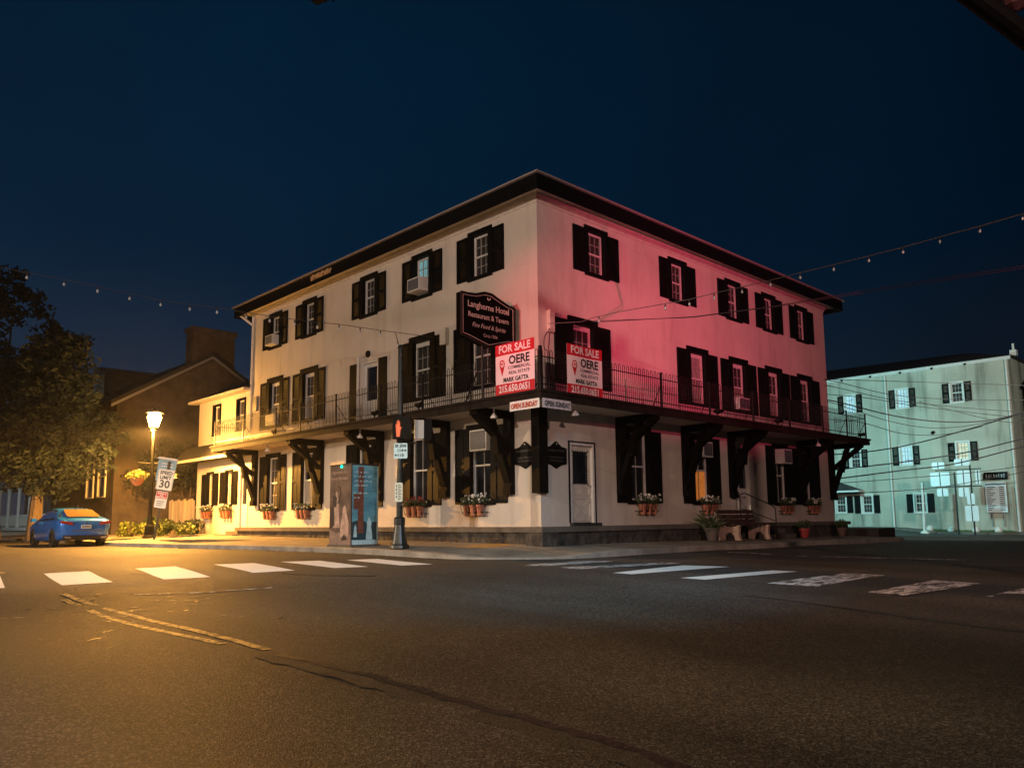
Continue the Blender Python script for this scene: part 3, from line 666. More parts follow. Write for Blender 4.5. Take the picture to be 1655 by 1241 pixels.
# terrace and plinth
b = MB()
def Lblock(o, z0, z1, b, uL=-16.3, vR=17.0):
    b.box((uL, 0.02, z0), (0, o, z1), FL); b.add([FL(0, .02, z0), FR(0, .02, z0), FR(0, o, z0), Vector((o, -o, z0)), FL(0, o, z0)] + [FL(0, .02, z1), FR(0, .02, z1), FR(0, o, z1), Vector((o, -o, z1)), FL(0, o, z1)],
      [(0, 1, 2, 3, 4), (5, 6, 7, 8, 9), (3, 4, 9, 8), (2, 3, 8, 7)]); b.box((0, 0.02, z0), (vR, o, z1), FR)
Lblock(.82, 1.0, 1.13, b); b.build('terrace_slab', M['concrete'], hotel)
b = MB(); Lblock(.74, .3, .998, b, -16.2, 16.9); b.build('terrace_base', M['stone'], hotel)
b = MB(); b.box((.45, -1.02, .3), (1.02, -.45, .99)); b.build('corner_stone', M['stone'], hotel)
b = MB(); b.box((0, 16.95, .3), (1.9, 18.6, .85)); b.build('cellar_hatch', M['ledge'], hotel)
# balcony deck
DO = 1.4; DL, DR = -17.3, 17.75
b = MB(); b.box((DL, 0.02, 4.33), (0, DO, 4.4), FL); b.box((0, -DO, 4.33), (DO, DR, 4.4)); b.build('balcony_deck', M['trimcream'], hotel)
b = MB(); b.box((DL - .03, DO + .0005, 4.18), (DO + .06, DO + .06, 4.42), FL); b.box((DO + .0005, -DO, 4.18), (DO + .06, DR + .03, 4.42)); b.box((0, DR + .001, 4.18), (DO, DR + .03, 4.42)); b.box((DL - .03, 0, 4.18), (DL - .001, DO, 4.42), FL)
b.box((DL - .06, DO + .061, 4.36), (DO + .1, DO + .1, 4.425), FL); b.box((DO + .061, -DO - .06, 4.36), (DO + .1, DR + .06, 4.425)); b.build('balcony_fascia', mat('brown_black_timber', (.015, .011, .009), .8, var=.5, spec=.15, vscale=3, bump=.5, bscale=15), hotel)
b = MB(); b.box((DL + .02, .03, 4.26), (-.0, DO - .02, 4.328), FL); b.box((0.03, -DO + .02, 4.26), (DO - .02, DR - .02, 4.328)); b.build('balcony_ceiling', M['trimcream'], hotel)
# brackets
def bracket(F, u, root, nm='bracket'):
    fn = lambda a, n, z: F(u + a, n, z); w = .15; b = MB()
    b.box((-w, .012, 2.0), (w, .16, 4.06), fn); b.box((-w, .161, 1.98), (w, .2, 2.2), fn)
    b.box((-w + .01, .012, 4.062), (w - .01, 1.38, 4.255), fn)
    def strut(p, q, t, ww): # in (n,z)
        p = Vector(p); q = Vector(q); d = (q - p).normalized(); k = Vector((-d.y, d.x)) * t / 2
        b.prism([tuple(p + k), tuple(q + k), tuple(q - k), tuple(p - k)], -ww, ww, lambda n, z, a: fn(a, n, z))
    strut((.12, 2.35), (.78, 4.08), .14, w - .03); strut((.13, 3.25), (1.3, 4.1), .14, w - .035); strut((.62, 3.62), (.52, 3.1), .1, w - .04)
    b.build(nm, M['blackwood'], root)
for u in (-16.2, -11.02, -7.25, -3.84, -1.1): bracket(FL, u, hotel)
for u in (3.3, 6.63, 9.42, 14.5, 17.2): bracket(FR, u, hotel)
b = MB(); b.box((-.19, -.19 + .0, 2.0), (.10, .14, 4.25), lambda x, y, z: Vector((x + .05, y - .0, z))); b.build('corner_post', M['blackwood'], hotel)
# railing
def railing(F, u0, u1, n, name):
    b = MB(); r = .0085; k = int(round(abs(u1 - u0) / .178)); du = (u1 - u0) / k
    for i in range(k):
        u = u0 + du * i; v = u + du * .5
        b.tube(F(u, n, 4.44), F(u, n, 5.38), r, n=4, caps=False); b.tube(F(v, n, 4.44), F(v, n, 5.38), r, n=4, caps=False)
        pr = F(u, n, 5.38)
        for j in range(1, 5):
            a = math.pi * (1 - j / 4); q = F(u + du * .25 + du * .25 * math.cos(a), n, 5.38 + abs(du) * .27 * math.sin(a) * 1.3); b.tube(pr, q, r, n=4, caps=False); pr = q
    for z in (4.56, 5.24): b.box((min(u0, u1), n - .008, z), (max(u0, u1), n + .008, z + .025), F)
    return b.build(name, M['iron'], hotel, fix=False)
railing(FL, DL + .05, DO - .03, DO - .04, 'railing'); railing(FR, -DO + .03, DR - .05, DO - .04, 'railing')
railing(lambda u, n, z: Vector((u, DR - .05 + (n - 1) * 0, z)), .1, DO - .1, 1, 'railing')
railing(lambda u, n, z: Vector((DL + .06, -u, z)), .1, DO - .1, 1, 'railing')
def post(F, u, big=False):
    b = MB(); w = .022 if not big else .035; n = DO - .04
    b.box((u - w, n - w, 4.41), (u + w, n + w, 5.5 if big else 5.45), F)
    if not big: b.tube(F(u, n - .02, 5.1), F(u + .12, n - .45, 4.42), .012, n=5)
    b.build('railing_post', M['iron'], hotel)
for u in (-17.2, -14.6, -12.0, -10.2, -7.9, -5.4, -3.3): post(FL, u)
for u in (3.6, 6.1, 8.7, 11.2, 13.8, 15.9): post(FR, u)
post(FR, DR - .06); post(FR, -DO + .04, True)
# small flood lamps: black ones on the deck edge, white shaded ones beneath
for F, u in ((FL, -12.0), (FL, -5.6), (FL, -3.4), (FR, 6.4), (FR, 10.2), (FR, 17.0)):
    b = MB(); c = F(u, DO + .02, 4.5)
    b.lathe(c, [(.02, -.05), (.03, 0), (.1, .03), (.11, .11), (.09, .12)], 10)
    b.tube(c + Vector((0, 0, .05)), c + (F(u + .22, DO + .08, 4.6) - c), .07, .05); b.build('spotlight', M['black'], hotel)
for F, u in ((FL, -13.4), (FL, -7.1), (FL, -.75), (FR, .35), (FR, 14.2)):
    b = MB(); c = F(u, .95, 4.0)
    b.tube(c + Vector((0, 0, .25)), c + Vector((0, 0, .08)), .02); b.lathe(c, [(.1, -.03), (.085, .02), (.035, .09), (.02, .12)], 12); b.build('wall_lamp', M['signwhite'], hotel)
# steps to the service door
b = MB(); b.box((.83, 9.6, .3), (1.15, 10.9, .93)); b.box((1.151, 9.55, .3), (1.5, 10.95, .76)); b.build('door_steps', M['concrete'], hotel)
hr = thing('handrail', 'thin black pipe handrail beside the service door steps', 'handrail', (.95, 9.6, .7))
b = MB(); b.path([(.3, 9.45, 1.13), (.3, 9.45, 2.1), (.45, 9.5, 2.14), (1.45, 9.5, 1.7), (1.55, 9.5, 1.6), (1.56, 9.5, .75)], .022, 8); b.build('rail', M['iron'], hr)
b = MB(); b.path([(.32, 9.5, 1.62), (1.52, 9.5, 1.2)], .016, 8); b.build('rail', M['iron'], hr)

# ------------------------------------------------------------------ air conditioners
def acunit(F, c, z0, label, w=.62, h=.42, d=.38):
    t = thing('air_conditioner', label, 'air conditioner', F(c, 0, z0), 'window air conditioners')
    fn = lambda u, n, z: F(c + u, n, z0 + z)
    b = MB(); b.box((-w / 2, -.1, 0), (w / 2, d, h), fn); b.build('case', M['white'], t)
    b = MB(); b.box((-w / 2 + .04, d + .001, .04), (w / 2 - .04, d + .008, h - .04), fn); gb = b.build('grille', M['signgrey'], t)
    b = MB()
    for i in range(10): b.box((-w / 2 + .04, d + .009, .05 + i * (h - .1) / 10), (w / 2 - .04, d + .014, .06 + i * (h - .1) / 10), fn)
    b.build('grille_slats', M['greymetal'], gb)
acunit(FL, -14.85, 8.42, 'white air conditioner in the top floor window nearest the downpipe', .6, .4, .3)
acunit(FL, -5.1, 8.48, 'white air conditioner in the top floor window with the blue lit blind', .62, .42, .36)
acunit(FL, -14.77, 5.16, 'white air conditioner low in the leftmost balcony window', .7, .42, .2)
acunit(FL, -2.34, 3.27, 'boxy air conditioner high in the ground floor window by the corner sign plaque', .72, .60, .12)
acunit(FR, 7.75, 3.3, 'air conditioner above the orange lit ground floor window', .56, .5, .2)
acunit(FR, 13.05, 3.3, 'air conditioner high in the ground floor window right of the service door', .62, .54, .3)
acunit(FR, 10.25, 5.1, 'air conditioner in the red lit balcony window above the service door', .72, .42, .2)

# ------------------------------------------------------------------ flower boxes
def leafcloud(b, c, r, n, s, fn=None, rnd=random):
    for _ in range(n):
        while True:
            p = Vector((rnd.uniform(-1, 1), rnd.uniform(-1, 1), rnd.uniform(-1, 1)))
            if p.length < 1: break
        p = Vector((p.x * r[0], p.y * r[1], p.z * r[2])) + Vector(c)
        a = Vector((rnd.gauss(0, 1), rnd.gauss(0, 1), rnd.gauss(0, 1))).normalized(); q = a.orthogonal().normalized(); k = s * rnd.uniform(.6, 1.3)
        b.add([p - a * k, p + q * k * .45, p + a * k, p - q * k * .45], [(0, 1, 2, 3)])
def planter(F, c, label, z=1.42, red=False, w=.95):
    t = thing('flower_planter', label, 'planter', F(c, .02, z), 'flower racks under the ground floor windows')
    b = MB()
    for zz, nn in ((.34, .26), (.12, .2)):
        pts = [F(c - w / 2, .02, z + zz), F(c - w / 2 + .04, nn, z + zz), F(c + w / 2 - .04, nn, z + zz), F(c + w / 2, .02, z + zz)]; b.path(pts, .012)
    for i in range(9):
        u = c - w / 2 + .05 + (w - .1) * i / 8; b.path([F(u, .27, z + .34), F(u, .21, z + .1), F(u, .08, z), F(u, .02, z + .02)], .007, 4)
    b.build('rack', M['iron'], t)
    for i in range(3):
        u = c + (i - 1) * w * .3; b = MB(); b.lathe(F(u, .15, z + .02), [(.075, 0), (.105, .25), (.12, .25), (.12, .31), (.10, .31)], 12); b.build('pot', M['terracotta'], t, smooth=False)
    b = MB(); leafcloud(b, F(c, .16, z + .45), (abs((F(w * .52, 0, 0) - F(0, 0, 0)).x) + .14, abs((F(w * .52, 0, 0) - F(0, 0, 0)).y) + .14, .14), 260, .05)
    b.build('foliage', M['leafdark'], t, fix=False)
    b = MB()
    for _ in range(30):
        u = c + random.uniform(-.5, .5) * w; p = F(u, random.uniform(.06, .3), z + random.uniform(.42, .62)); leafcloud(b, p, (.035, .035, .03), 7, .03)
    b.build('blossoms', M['petalr'] if red else M['petalw'], t, fix=False)
PL = [(FL, -20.7, 'flower planter under the leftmost annex window', False, 1.5), (FL, -18.75, 'flower planter between the annex shutters left of the annex door', False, 1.5),
 (FL, -14.75, 'flower planter on the hotel wall just right of the first timber bracket', False, 1.42), (FL, -12.1, 'flower planter left of the second timber bracket, beside the painted cabinet', False, 1.42),
 (FL, -5.25, 'red flowered planter directly behind the pedestrian signal pole', True, 1.42), (FL, -2.5, 'planter with three terracotta pots below the boxy air conditioner near the corner', False, 1.42),
 (FR, 4.45, 'planter with three pots on the side wall right of the white side door', False, 1.42), (FR, 7.85, 'white flowered planter behind the bench backrest', False, 1.42),
 (FR, 13.1, 'flower planter right of the service door handrail', False, 1.42), (FR, 15.3, 'rightmost flower planter on the hotel side wall', False, 1.42)]
for F, c, lb, rd, z in PL: planter(F, c, lb, z, rd)

# ------------------------------------------------------------------ signs on the hotel
# hanging hotel sign, square to the front wall
hs = thing('hotel_sign', 'black shaped hotel sign with pale lettering standing over the balcony', 'sign', (-.75, -1.2, 4.42))
def SG(y, z, h): return Vector((-.62 + h, y, z))     # face towards the corner
prof = [(-2.16, 6.02), (-1.95, 5.99), (-1.6, 5.90), (-1.2, 5.80), (-.8, 5.92), (-.45, 6.02), (-.25, 6.03), (-.25, 7.02), (-.5, 7.06), (-.8, 7.16), (-1.1, 7.27), (-1.35, 7.27), (-1.65, 7.17), (-1.95, 7.14), (-2.16, 7.14)]
b = MB(); b.prism([(y, z) for y, z in prof], -.22, -.03, lambda y, z, h: SG(y, z, h)); pn = b.build('sign_board', mat('sign_black', (.0015, .0015, .0016), .8, spec=.05), hs)
b = MB()
for (y0, z0), (y1, z1) in zip(prof, prof[1:] + prof[:1]): b.tube(SG(y0, z0, -.02), SG(y1, z1, -.02), .022, n=6)
b.build('sign_border', mat('brown_border', (.02, .017, .014), .7, spec=.1), hs)
b = MB(); prof2 = [(-1.2 + (y + 1.2) * .93, 6.58 + (z - 6.58) * .9) for y, z in prof]
for (y0, z0), (y1, z1) in zip(prof2, prof2[1:] + prof2[:1]): b.tube(SG(y0, z0, -.028), SG(y1, z1, -.028), .008, n=4)
b.build('inner_line', M['gold'], hs)
def sgf(yc, zc): return lambda a, bb, h: SG(yc + a, zc + bb, -.03 + h)
text('lettering', 'Langhorne Hotel', .235, sgf(-1.2, 6.80), M['gold'], pn, bold=.004, squash=.92)
text('lettering', 'Restaurant & Tavern', .20, sgf(-1.2, 6.54), M['gold'], pn, bold=.002, squash=.86)
text('lettering', 'Fine Food & Spirits', .17, sgf(-1.2, 6.29), M['gold'], pn, shear=.35, squash=.9)
text('lettering', 'Circa 1704', .125, sgf(-1.15, 6.07), M['gold'], pn, squash=.9)
b = MB(); pr = None
for i in range(9):
    a = math.pi * i / 8; p = SG(-1.2 + .05 * math.cos(a), 7.14 - .06 * math.sin(a) , -.02)
    if pr: b.tube(pr, p, .012, n=5)
    pr = p
b.build('horseshoe', M['gold'], hs)
b = MB(); b.tube((-.74, -1.36, 4.42), (-.74, -1.36, 5.9), .035); b.tube((-.74, -.5, 4.42), (-.74, -.5, 6.0), .03); b.path([(-.74, -1.36, 5.5), (-1.5, -1.3, 4.42)], .025); b.path([(-.74, -1.36, 5.1), (-.1, -1.0, 4.42)], .02); b.build('sign_post', M['iron'], hs)

def ring_pin(b, F, u, z, n):
    k = 20
    for i in range(k):
        a0, a1 = 2 * math.pi * i / k, 2 * math.pi * (i + 1) / k
        b.add([F(u + .095 * math.cos(a0), n, z + .11 * math.sin(a0)), F(u + .095 * math.cos(a1), n, z + .11 * math.sin(a1)), F(u + .068 * math.cos(a1), n, z + .08 * math.sin(a1)), F(u + .068 * math.cos(a0), n, z + .08 * math.sin(a0))], [(0, 1, 2, 3)])
    b.add([F(u - .085, n, z - .05), F(u + .085, n, z - .05), F(u, n, z - .3), F(u - .03, n, z - .1), F(u + .03, n, z - .1)], [(0, 3, 2), (3, 4, 2), (4, 1, 2)])
    for dx, dz in ((-.03, .03), (0, .0), (.025, .035)): b.tube(F(u + dx, n, z + dz - .04), F(u + dx * .6, n, z + dz + .0), .012, n=5)
for F, u0, z0, lb, sl in ((FL, -.1, 4.43, 'red and white for sale banner tied to the front railing left of the corner', 1), (FR, -.52, 4.40, 'red and white for sale banner on the side railing right of the corner', 1)):
    wd, ht = (1.38, 1.28) if F is FL else (1.35, 1.27)
    t = thing('for_sale_banner', lb, 'banner', F(u0 + wd / 2, DO + .05, z0), 'for sale banners on the balcony railing')
    n = DO + .075
    bow = lambda u: n + .015 * math.sin((u - u0) / wd * math.pi * 2)
    def sheet(za, zb, dn, name, m):
        b = MB(); k = 12
        for i in range(k):
            a0, a1 = u0 + wd * i / k, u0 + wd * (i + 1) / k
            b.add([F(a0, bow(a0) + dn, za), F(a1, bow(a1) + dn, za), F(a1, bow(a1) + dn, zb), F(a0, bow(a0) + dn, zb), F(a0, bow(a0) + dn - .006, za), F(a1, bow(a1) + dn - .006, za), F(a1, bow(a1) + dn - .006, zb), F(a0, bow(a0) + dn - .006, zb)], [(0, 1, 2, 3), (7, 6, 5, 4), (0, 4, 5, 1), (3, 2, 6, 7)])
        return b.build(name, m, t, fix=False)
    pn = sheet(z0, z0 + ht, 0, 'banner_sheet', M['signwhite']); sheet(z0 + ht * .775, z0 + ht + .002, .004, 'top_band', M['signred']); sheet(z0 - .002, z0 + ht * .205, .004, 'bottom_band', M['signred'])
    tf = lambda uc, zc: (lambda a, bb, h: F(u0 + uc + a, bow(u0 + uc + a) + .008 + h, z0 + zc + bb))
    text('lettering', 'FOR SALE', .265, tf(wd / 2, ht * .825), M['signwhite'], pn, bold=.008, squash=.98)
    text('lettering', '215.650.0651', .235, tf(wd / 2, ht * .04), M['signwhite'], pn, bold=.007, squash=.86)
    text('lettering', 'OERE', .30, tf(wd * .62, ht * .575), M['signblack'], pn, bold=.008, squash=.98)
    text('lettering', 'COMMERCIAL', .115, tf(wd * .62, ht * .475), M['signgrey'], pn, bold=.001, squash=1.05)
    text('lettering', 'REAL ESTATE', .115, tf(wd * .62, ht * .375), M['signgrey'], pn, bold=.001, squash=1.05)
    text('lettering', 'MARK GATTA', .155, tf(wd * .53, ht * .235), M['signblack'], pn, bold=.004, squash=.88)
    b = MB(); ring_pin(b, F, u0 + wd * .19, z0 + ht * .60, n + .024); b.build('pin_emblem', M['signred'], pn, fix=False)
for F, u0, lb, m1, m2 in ((FL, .44, 'orange lit open sunday strip banner left of the balcony corner', 'signwhite', 'bannerred'), (FR, -1.46, 'pale open sunday strip banner right of the balcony corner', 'bannerpale', 'signgrey')):
    t = thing('open_banner', lb, 'banner', F(u0 + .5, DO + .07, 4.0), 'open sunday banners')
    n = DO + .112
    b = MB(); k = 10
    for i in range(k):
        a0, a1 = u0 + 1.02 * i / k, u0 + 1.02 * (i + 1) / k; d0, d1 = .008 * (i % 2), .008 * ((i + 1) % 2)
        b.add([F(a0, n + d0, 3.97), F(a1, n + d1, 3.97), F(a1, n + d1, 4.2), F(a0, n + d0, 4.2), F(a0, n + d0 - .008, 3.97), F(a1, n + d1 - .008, 3.97), F(a1, n + d1 - .008, 4.2), F(a0, n + d0 - .008, 4.2)], [(0, 1, 2, 3), (7, 6, 5, 4), (0, 4, 5, 1), (3, 2, 6, 7)])
    pn = b.build('banner_sheet', M[m1], t, fix=False)
    text('lettering', 'OPEN SUNDAY', .17, lambda a, bb, h, F=F, u0=u0, n=n: F(u0 + .51 + a, n + .012 + h, 4.02 + bb), M[m2], pn, bold=.008, squash=.78)
for F, uc, lb in ((FL, -.53, 'small dark shaped plaque on the front wall left of the corner post'), (FR, .58, 'small dark shaped plaque on the side wall beside the white door')):
    t = thing('wall_plaque', lb, 'plaque', F(uc, .02, 2.66), 'hotel plaques by the corner post')
    pf = [(-.41, 2.80), (-.2, 2.76), (0, 2.66), (.2, 2.76), (.41, 2.80), (.41, 3.22), (.2, 3.26), (0, 3.40), (-.2, 3.26), (-.41, 3.22)]
    b = MB(); b.prism([(uc + a, z) for a, z in pf], .004, .045, lambda a, z, n: F(a, n, z)); pn = b.build('plaque_board', M['black'], t)
    f2 = lambda zc: (lambda a, bb, h, F=F, uc=uc: F(uc + a, .046 + h, zc + bb))
    text('lettering', 'Langhorne Hotel', .105, f2(3.12), M['dimgold'], pn, squash=.9); 
    text('lettering', 'Country Restaurant', .085, f2(2.94), M['dimgold'], pn, squash=.9); text('lettering', 'Fine Food & Spirits', .08, f2(2.85), M['dimgold'], pn, squash=.9)
    b = MB(); b.tube(F(uc, .046, 3.32), F(uc, .055, 3.32), .02, n=10); b.build('emblem', M['gold'], pn)
t = thing('price_sign', 'small pale card reading 12.99 on the service door', 'sign', FR(10.3, -.05, 1.9))
b = MB(); b.box((10.1, -.064, 1.9), (10.5, -.054, 2.12), FR); pn = b.build('card', M['bannerpale'], t)
text('lettering', '12.99!', .13, lambda a, bb, h: FR(10.3 + a, -.053 + h, 1.97 + bb), M['signblack'], pn, bold=.003)

# ------------------------------------------------------------------ annex
an = thing('annex_building', 'low two storey cream annex with warm lit windows left of the hotel', 'building', (-19.5, 0, .9))
hl = [(-20.62, -19.78, 5.2, 6.62), (-18.2, -17.34, 5.2, 6.62), (-21.05, -20.3, 2.05, 3.6), (-19.1, -18.38, 2.05, 3.6), (-17.7, -16.9, 1.13, 3.4)]
wallgrid(FL, -22.18, -16.87, hl, .4, 6.85, 'front_wall', M['stucco2'], an)
b = MB(); b.box((-22.18, .02, .4), (-22.0, 6, 6.85)); b.build('end_wall', M['stucco2'], an)
for (c, z0, z1, w, sh) in ((-20.2, 5.2, 6.62, .84, 0), (-17.77, 5.2, 6.62, .86, 0), (-20.675, 2.05, 3.6, .75, 1), (-18.74, 2.05, 3.6, .72, 1)):
    window(FL, c, w, z0, z1, an, shw=.5, sur=.07, sill=.07, mun=(2, 1), fill='darkcurtain' if not sh else 'curtain', sh=(bool(sh), bool(sh)))
door(FL, -17.3, .8, 1.13, 3.4, an, 'annex')
b = MB(); b.box((-22.7, -.06 + .0, 6.86), (-16.87, .35, 6.96), FL); b.build('gutter', M['trimcream'], an)
b = MB(); b.add([FL(-22.7, .33, 6.965), FL(-16.87, .33, 6.965), FL(-16.87, -4.0, 9.0), FL(-22.7, -4.0, 9.0), FL(-22.7, -6.2, 7.0), FL(-16.87, -6.2, 7.0)], [(0, 1, 2, 3), (3, 2, 5, 4), (0, 3, 4), (1, 5, 2)]); b.build('roof', M['roof'], an)
b = MB(); b.add([FL(-23.6, .62, 4.16), FL(-16.87, .62, 4.16), FL(-16.87, .006, 4.86), FL(-23.6, .006, 4.86), FL(-23.6, .62, 4.1), FL(-16.87, .62, 4.1), FL(-16.87, .006, 4.1), FL(-23.6, .006, 4.1)], [(0, 1, 2, 3), (4, 7, 6, 5), (0, 3, 7, 4), (1, 5, 6, 2)]); b.build('pent_roof', M['roof'], an)
b = MB(); b.box((-23.62, .622, 4.07), (-16.87, .68, 4.19), FL); b.build('pent_fascia', M['trimcream'], an)
b = MB(); b.box((-17.85, .01, .5), (-16.4, .5, .98), FL); b.box((-18.1, .501, .5), (-16.4, .85, .85), FL); b.build('door_steps', M['concrete'], an)
fn_ = thing('board_fence', 'pale vertical board fence between the yellow shrubs and the annex', 'fence', (-24, -.1, .8))
for i in range(12):
    u = -25.4 + i * .262
    b = MB(); b.box((u, .0 + .02 * (i % 2), .8), (u + .25, .025 + .02 * (i % 2), 2.42 + .05 * math.sin(i * 2.1)), FL); b.build('board', M['fencewood'], fn_)
b = MB(); b.box((-25.4, -.06, 1.1), (-22.3, -.001, 1.2), FL); b.box((-25.4, -.06, 2.0), (-22.3, -.001, 2.1), FL); b.build('rail', M['fencewood'], fn_)

# ------------------------------------------------------------------ houses behind, left
hA = thing('gable_house', 'brown gabled house with a broad end chimney behind the street lamp', 'house', (-33, 2.5, .6))
b = MB(); x0, x1 = -38, -27
b.add([(x1, -2.14, .4), (x1, 7.1, .4), (x1, 7.1, 7.37), (x1, 2.47, 10.2), (x1, -2.14, 7.37), (x0, -2.14, .4), (x0, 7.1, .4), (x0, 7.1, 7.37), (x0, 2.47, 10.2), (x0, -2.14, 7.37)],
      [(0, 1, 2, 3, 4), (5, 9, 8, 7, 6), (0, 4, 9, 5), (1, 6, 7, 2)]); b.build('wall', M['brickdark'], hA)
b = MB(); 
for sgn, y0, y1 in ((-1, -2.5, 2.47), (1, 7.45, 2.47)):
    b.prism([(y0, 7.15), (y1, 10.2), (y1, 10.42), (y0, 7.37)], x0 - .2, x1 + .25, lambda y, z, x: Vector((x, y, z)))
b.build('roof', M['roof'], hA)
b = MB()
for y0, y1 in ((-2.5, 2.47), (7.45, 2.47)):
    b.prism([(y0, 7.02), (y1, 10.07), (y1, 10.22), (y0, 7.17)], x1 + .251, x1 + .29, lambda y, z, x: Vector((x, y, z)))
b.build('barge_board', M['greymetal'], hA)
b = MB(); b.box((x1 - .9, 1.45, 8.5), (x1 + .05, 3.76, 11.5)); b.box((x1 - .95, 1.35, 11.5), (x1 + .12, 3.86, 11.75)); b.build('chimney', M['brickdark'], hA)
for xx in (-30.6, -28.7):
    b = MB(); b.box((xx - .45, 2.145, 2.7), (xx + .45, 2.16, 4.7), FL); wn = b.build('window', M['glass'], hA)
    b = MB()
    for s in (-.62, .5): b.box((xx + s, 2.15, 2.65), (xx + s + .14, 2.22, 4.75), FL)
    b.box((xx - .48, 2.161, 3.66), (xx + .48, 2.21, 3.72), FL); b.box((xx - .48, 2.161, 2.64), (xx + .48, 2.24, 2.70), FL); b.build('frame', M['white'], wn)
hB = thing('dormer_house', 'grey clapboard house with a steep roof beyond the brown gabled house', 'house', (-46, 4, .5))
b = MB(); b.box((-52, 1.5, .4), (-41, 12, 9.2)); b.build('wall', M['clapboard'], hB)
b = MB(); b.prism([(1.0, 9.0), (6.7, 12.2), (12.6, 9.0)], -52.4, -40.6, lambda y, z, x: Vector((x, y, z))); b.build('roof', M['roof'], hB)
b = MB(); b.box((-41.9, 1.3, 9.3), (-41.0, 4.2, 11.2)); b.box((-42.2, .9, 11.2), (-40.7, 4.6, 11.5)); b.build('dormer', M['clapboard'], hB)
b = MB(); b.box((-40.99, 2.0, 7.0), (-40.94, 3.0, 8.7)); b.build('window', M['glass'], hB)
hD = thing('rear_building', 'dark hipped building rising behind the hotel downpipe', 'building', (-24, 16, .5))
b = MB(); b.box((-30, 10, .4), (-20, 20, 12.2)); b.build('wall', M['roof'], hD)
b = MB(); b.prism([(9.6, 12.2), (12, 13.6), (18, 13.6), (20.4, 12.2)], -30.3, -19.7, lambda y, z, x: Vector((x, y, z))); b.build('roof', M['roof'], hD)
hC = thing('porch_house', 'far house with a white columned porch and railing behind the big tree', 'house', (-58, 3, .5))
b = MB(); b.box((-70, 3.5, .4), (-45.2, 12, 8)); b.build('wall', M['clapboard'], hC)
b = MB(); b.prism([(3, 8), (8, 11), (12.5, 8)], -70.5, -44.7, lambda y, z, x: Vector((x, y, z))); b.build('roof', M['roof'], hC)
b = MB(); b.box((-70, .2, .9), (-47, 3.45, 1.15)); b.build('porch_floor', M['white'], hC)
b = MB(); b.box((-70, -.1, 4.3), (-46.8, 3.45, 4.6)); b.build('porch_roof', M['clapboard'], hC)
for i in range(7):
    x = -68 + i * 3.4; b = MB(); b.lathe((x, .45, 1.15), [(.2, 0), (.15, .15), (.12, 2.9), (.2, 3.05), (.2, 3.15)], 10); b.build('column', M['white'], hC)
b = MB(); b.box((-68, .42, 2.05), (-47.5, .5, 2.12)); b.box((-68, .42, 1.25), (-47.5, .5, 1.3))
for i in range(100): x = -67.8 + i * .205; b.box((x, .44, 1.3), (x + .05, .48, 2.05))
b.build('porch_railing', M['white'], hC)

# ------------------------------------------------------------------ building on the right
rb = thing('green_building', 'long three storey greenish stucco building with black shutters across the side street', 'building', (-6, 33.5, .4))
def FB(u, n, z): return Vector((u, 33.3 - n, z))
rw = [(-5.72, 7.54, 8.74), (-2.67, 7.54, 8.74), (.25, 7.54, 8.74), (-8.9, 7.54, 8.74), (-5.6, 4.2, 5.38), (-2.67, 4.2, 5.38), (.33, 4.25, 5.4), (-8.9, 4.2, 5.38), (-6.65, 1.5, 2.6), (-5.06, 1.46, 2.62), (-2.07, 1.46, 2.62)]
wallgrid(FB, -16, 2.84, [(c - .36, c + .36, a, bb) for c, a, bb in rw], -.2, 9.78, 'front_wall', M['stucco3'], rb)
b = MB(); b.box((2.64, 33.32, -.2), (2.84, 45, 9.78)); b.build('end_wall', M['stucco3'], rb)
for i, (c, z0, z1) in enumerate(rw):
    fl = {0: 'litwhite', 1: 'litwhite', 2: 'darkcurtain', 5: 'litwhite', 6: 'litwarm', 4: 'darkcurtain'}.get(i, 'darkcurtain')
    wn = window(FB, c, .76, z0 - .02, z1 + .02, rb, shw=.36, sur=.09, sill=.06, mun=(3, 2), fill=fl, recess=.12)
    wn.data.materials.clear(); wn.data.materials.append(M['white'])
b = MB(); b.box((-16, .005, 9.6), (3.0, .14, 9.78), FB); b.build('gutter', M['white'], rb)
for u in (-3.55, 2.76):
    b = MB(); b.tube(FB(u, .1, 9.6), FB(u, .1, .35), .055); b.build('downpipe', M['white'], rb)
b = MB()
for i in range(9): b.box((-13 + i * 1.72, .141, 9.58), (-12.9 + i * 1.72, .22, 9.68), FB)
b.build('gutter_hooks', M['black'], rb)
b = MB(); b.add([FB(-16.3, .3, 9.79), FB(3.1, .3, 9.79), FB(3.1, -6, 9.79), FB(-.6, -5, 11.2), FB(-12, -5, 11.4), FB(-16.3, -11, 9.79), FB(3.1, -11, 9.79)], [(0, 1, 3, 4), (1, 6, 3), (4, 3, 6, 5), (0, 4, 5), (0, 5, 6, 1)]); b.build('roof', M['roof'], rb)
b = MB(); b.box((2.95, 33.35, 9.8), (3.25, 33.7, 10.1)); b.tube((3.1, 33.5, 10.1), (3.1, 33.5, 10.45), .06); b.build('roof_vent', M['white'], rb)
b = MB(); b.prism([(-7.6, 2.86), (-5.2, 2.86), (-6.9, 3.5), (-7.6, 3.5)], .01, .9, lambda a, z, n: FB(a, n, z)); b.build('lean_to_roof', M['roof'], rb)
b = MB(); b.box((-7.6, .01, 2.76), (-5.15, .93, 2.855), FB); b.build('lean_to_fascia', M['white'], rb)
for (u, z) in ((-1.15, 5.98), (.0 - .3, 5.2)):
    b = MB(); b.tube(FB(u, .01, z), FB(u + .05, .12, z + .03), .1, .08, n=9); b.build('wall_vent', M['black'], rb)
b = MB(); b.box((2.4, .1, 3.6), (3.6, .2, 3.7), FB) 
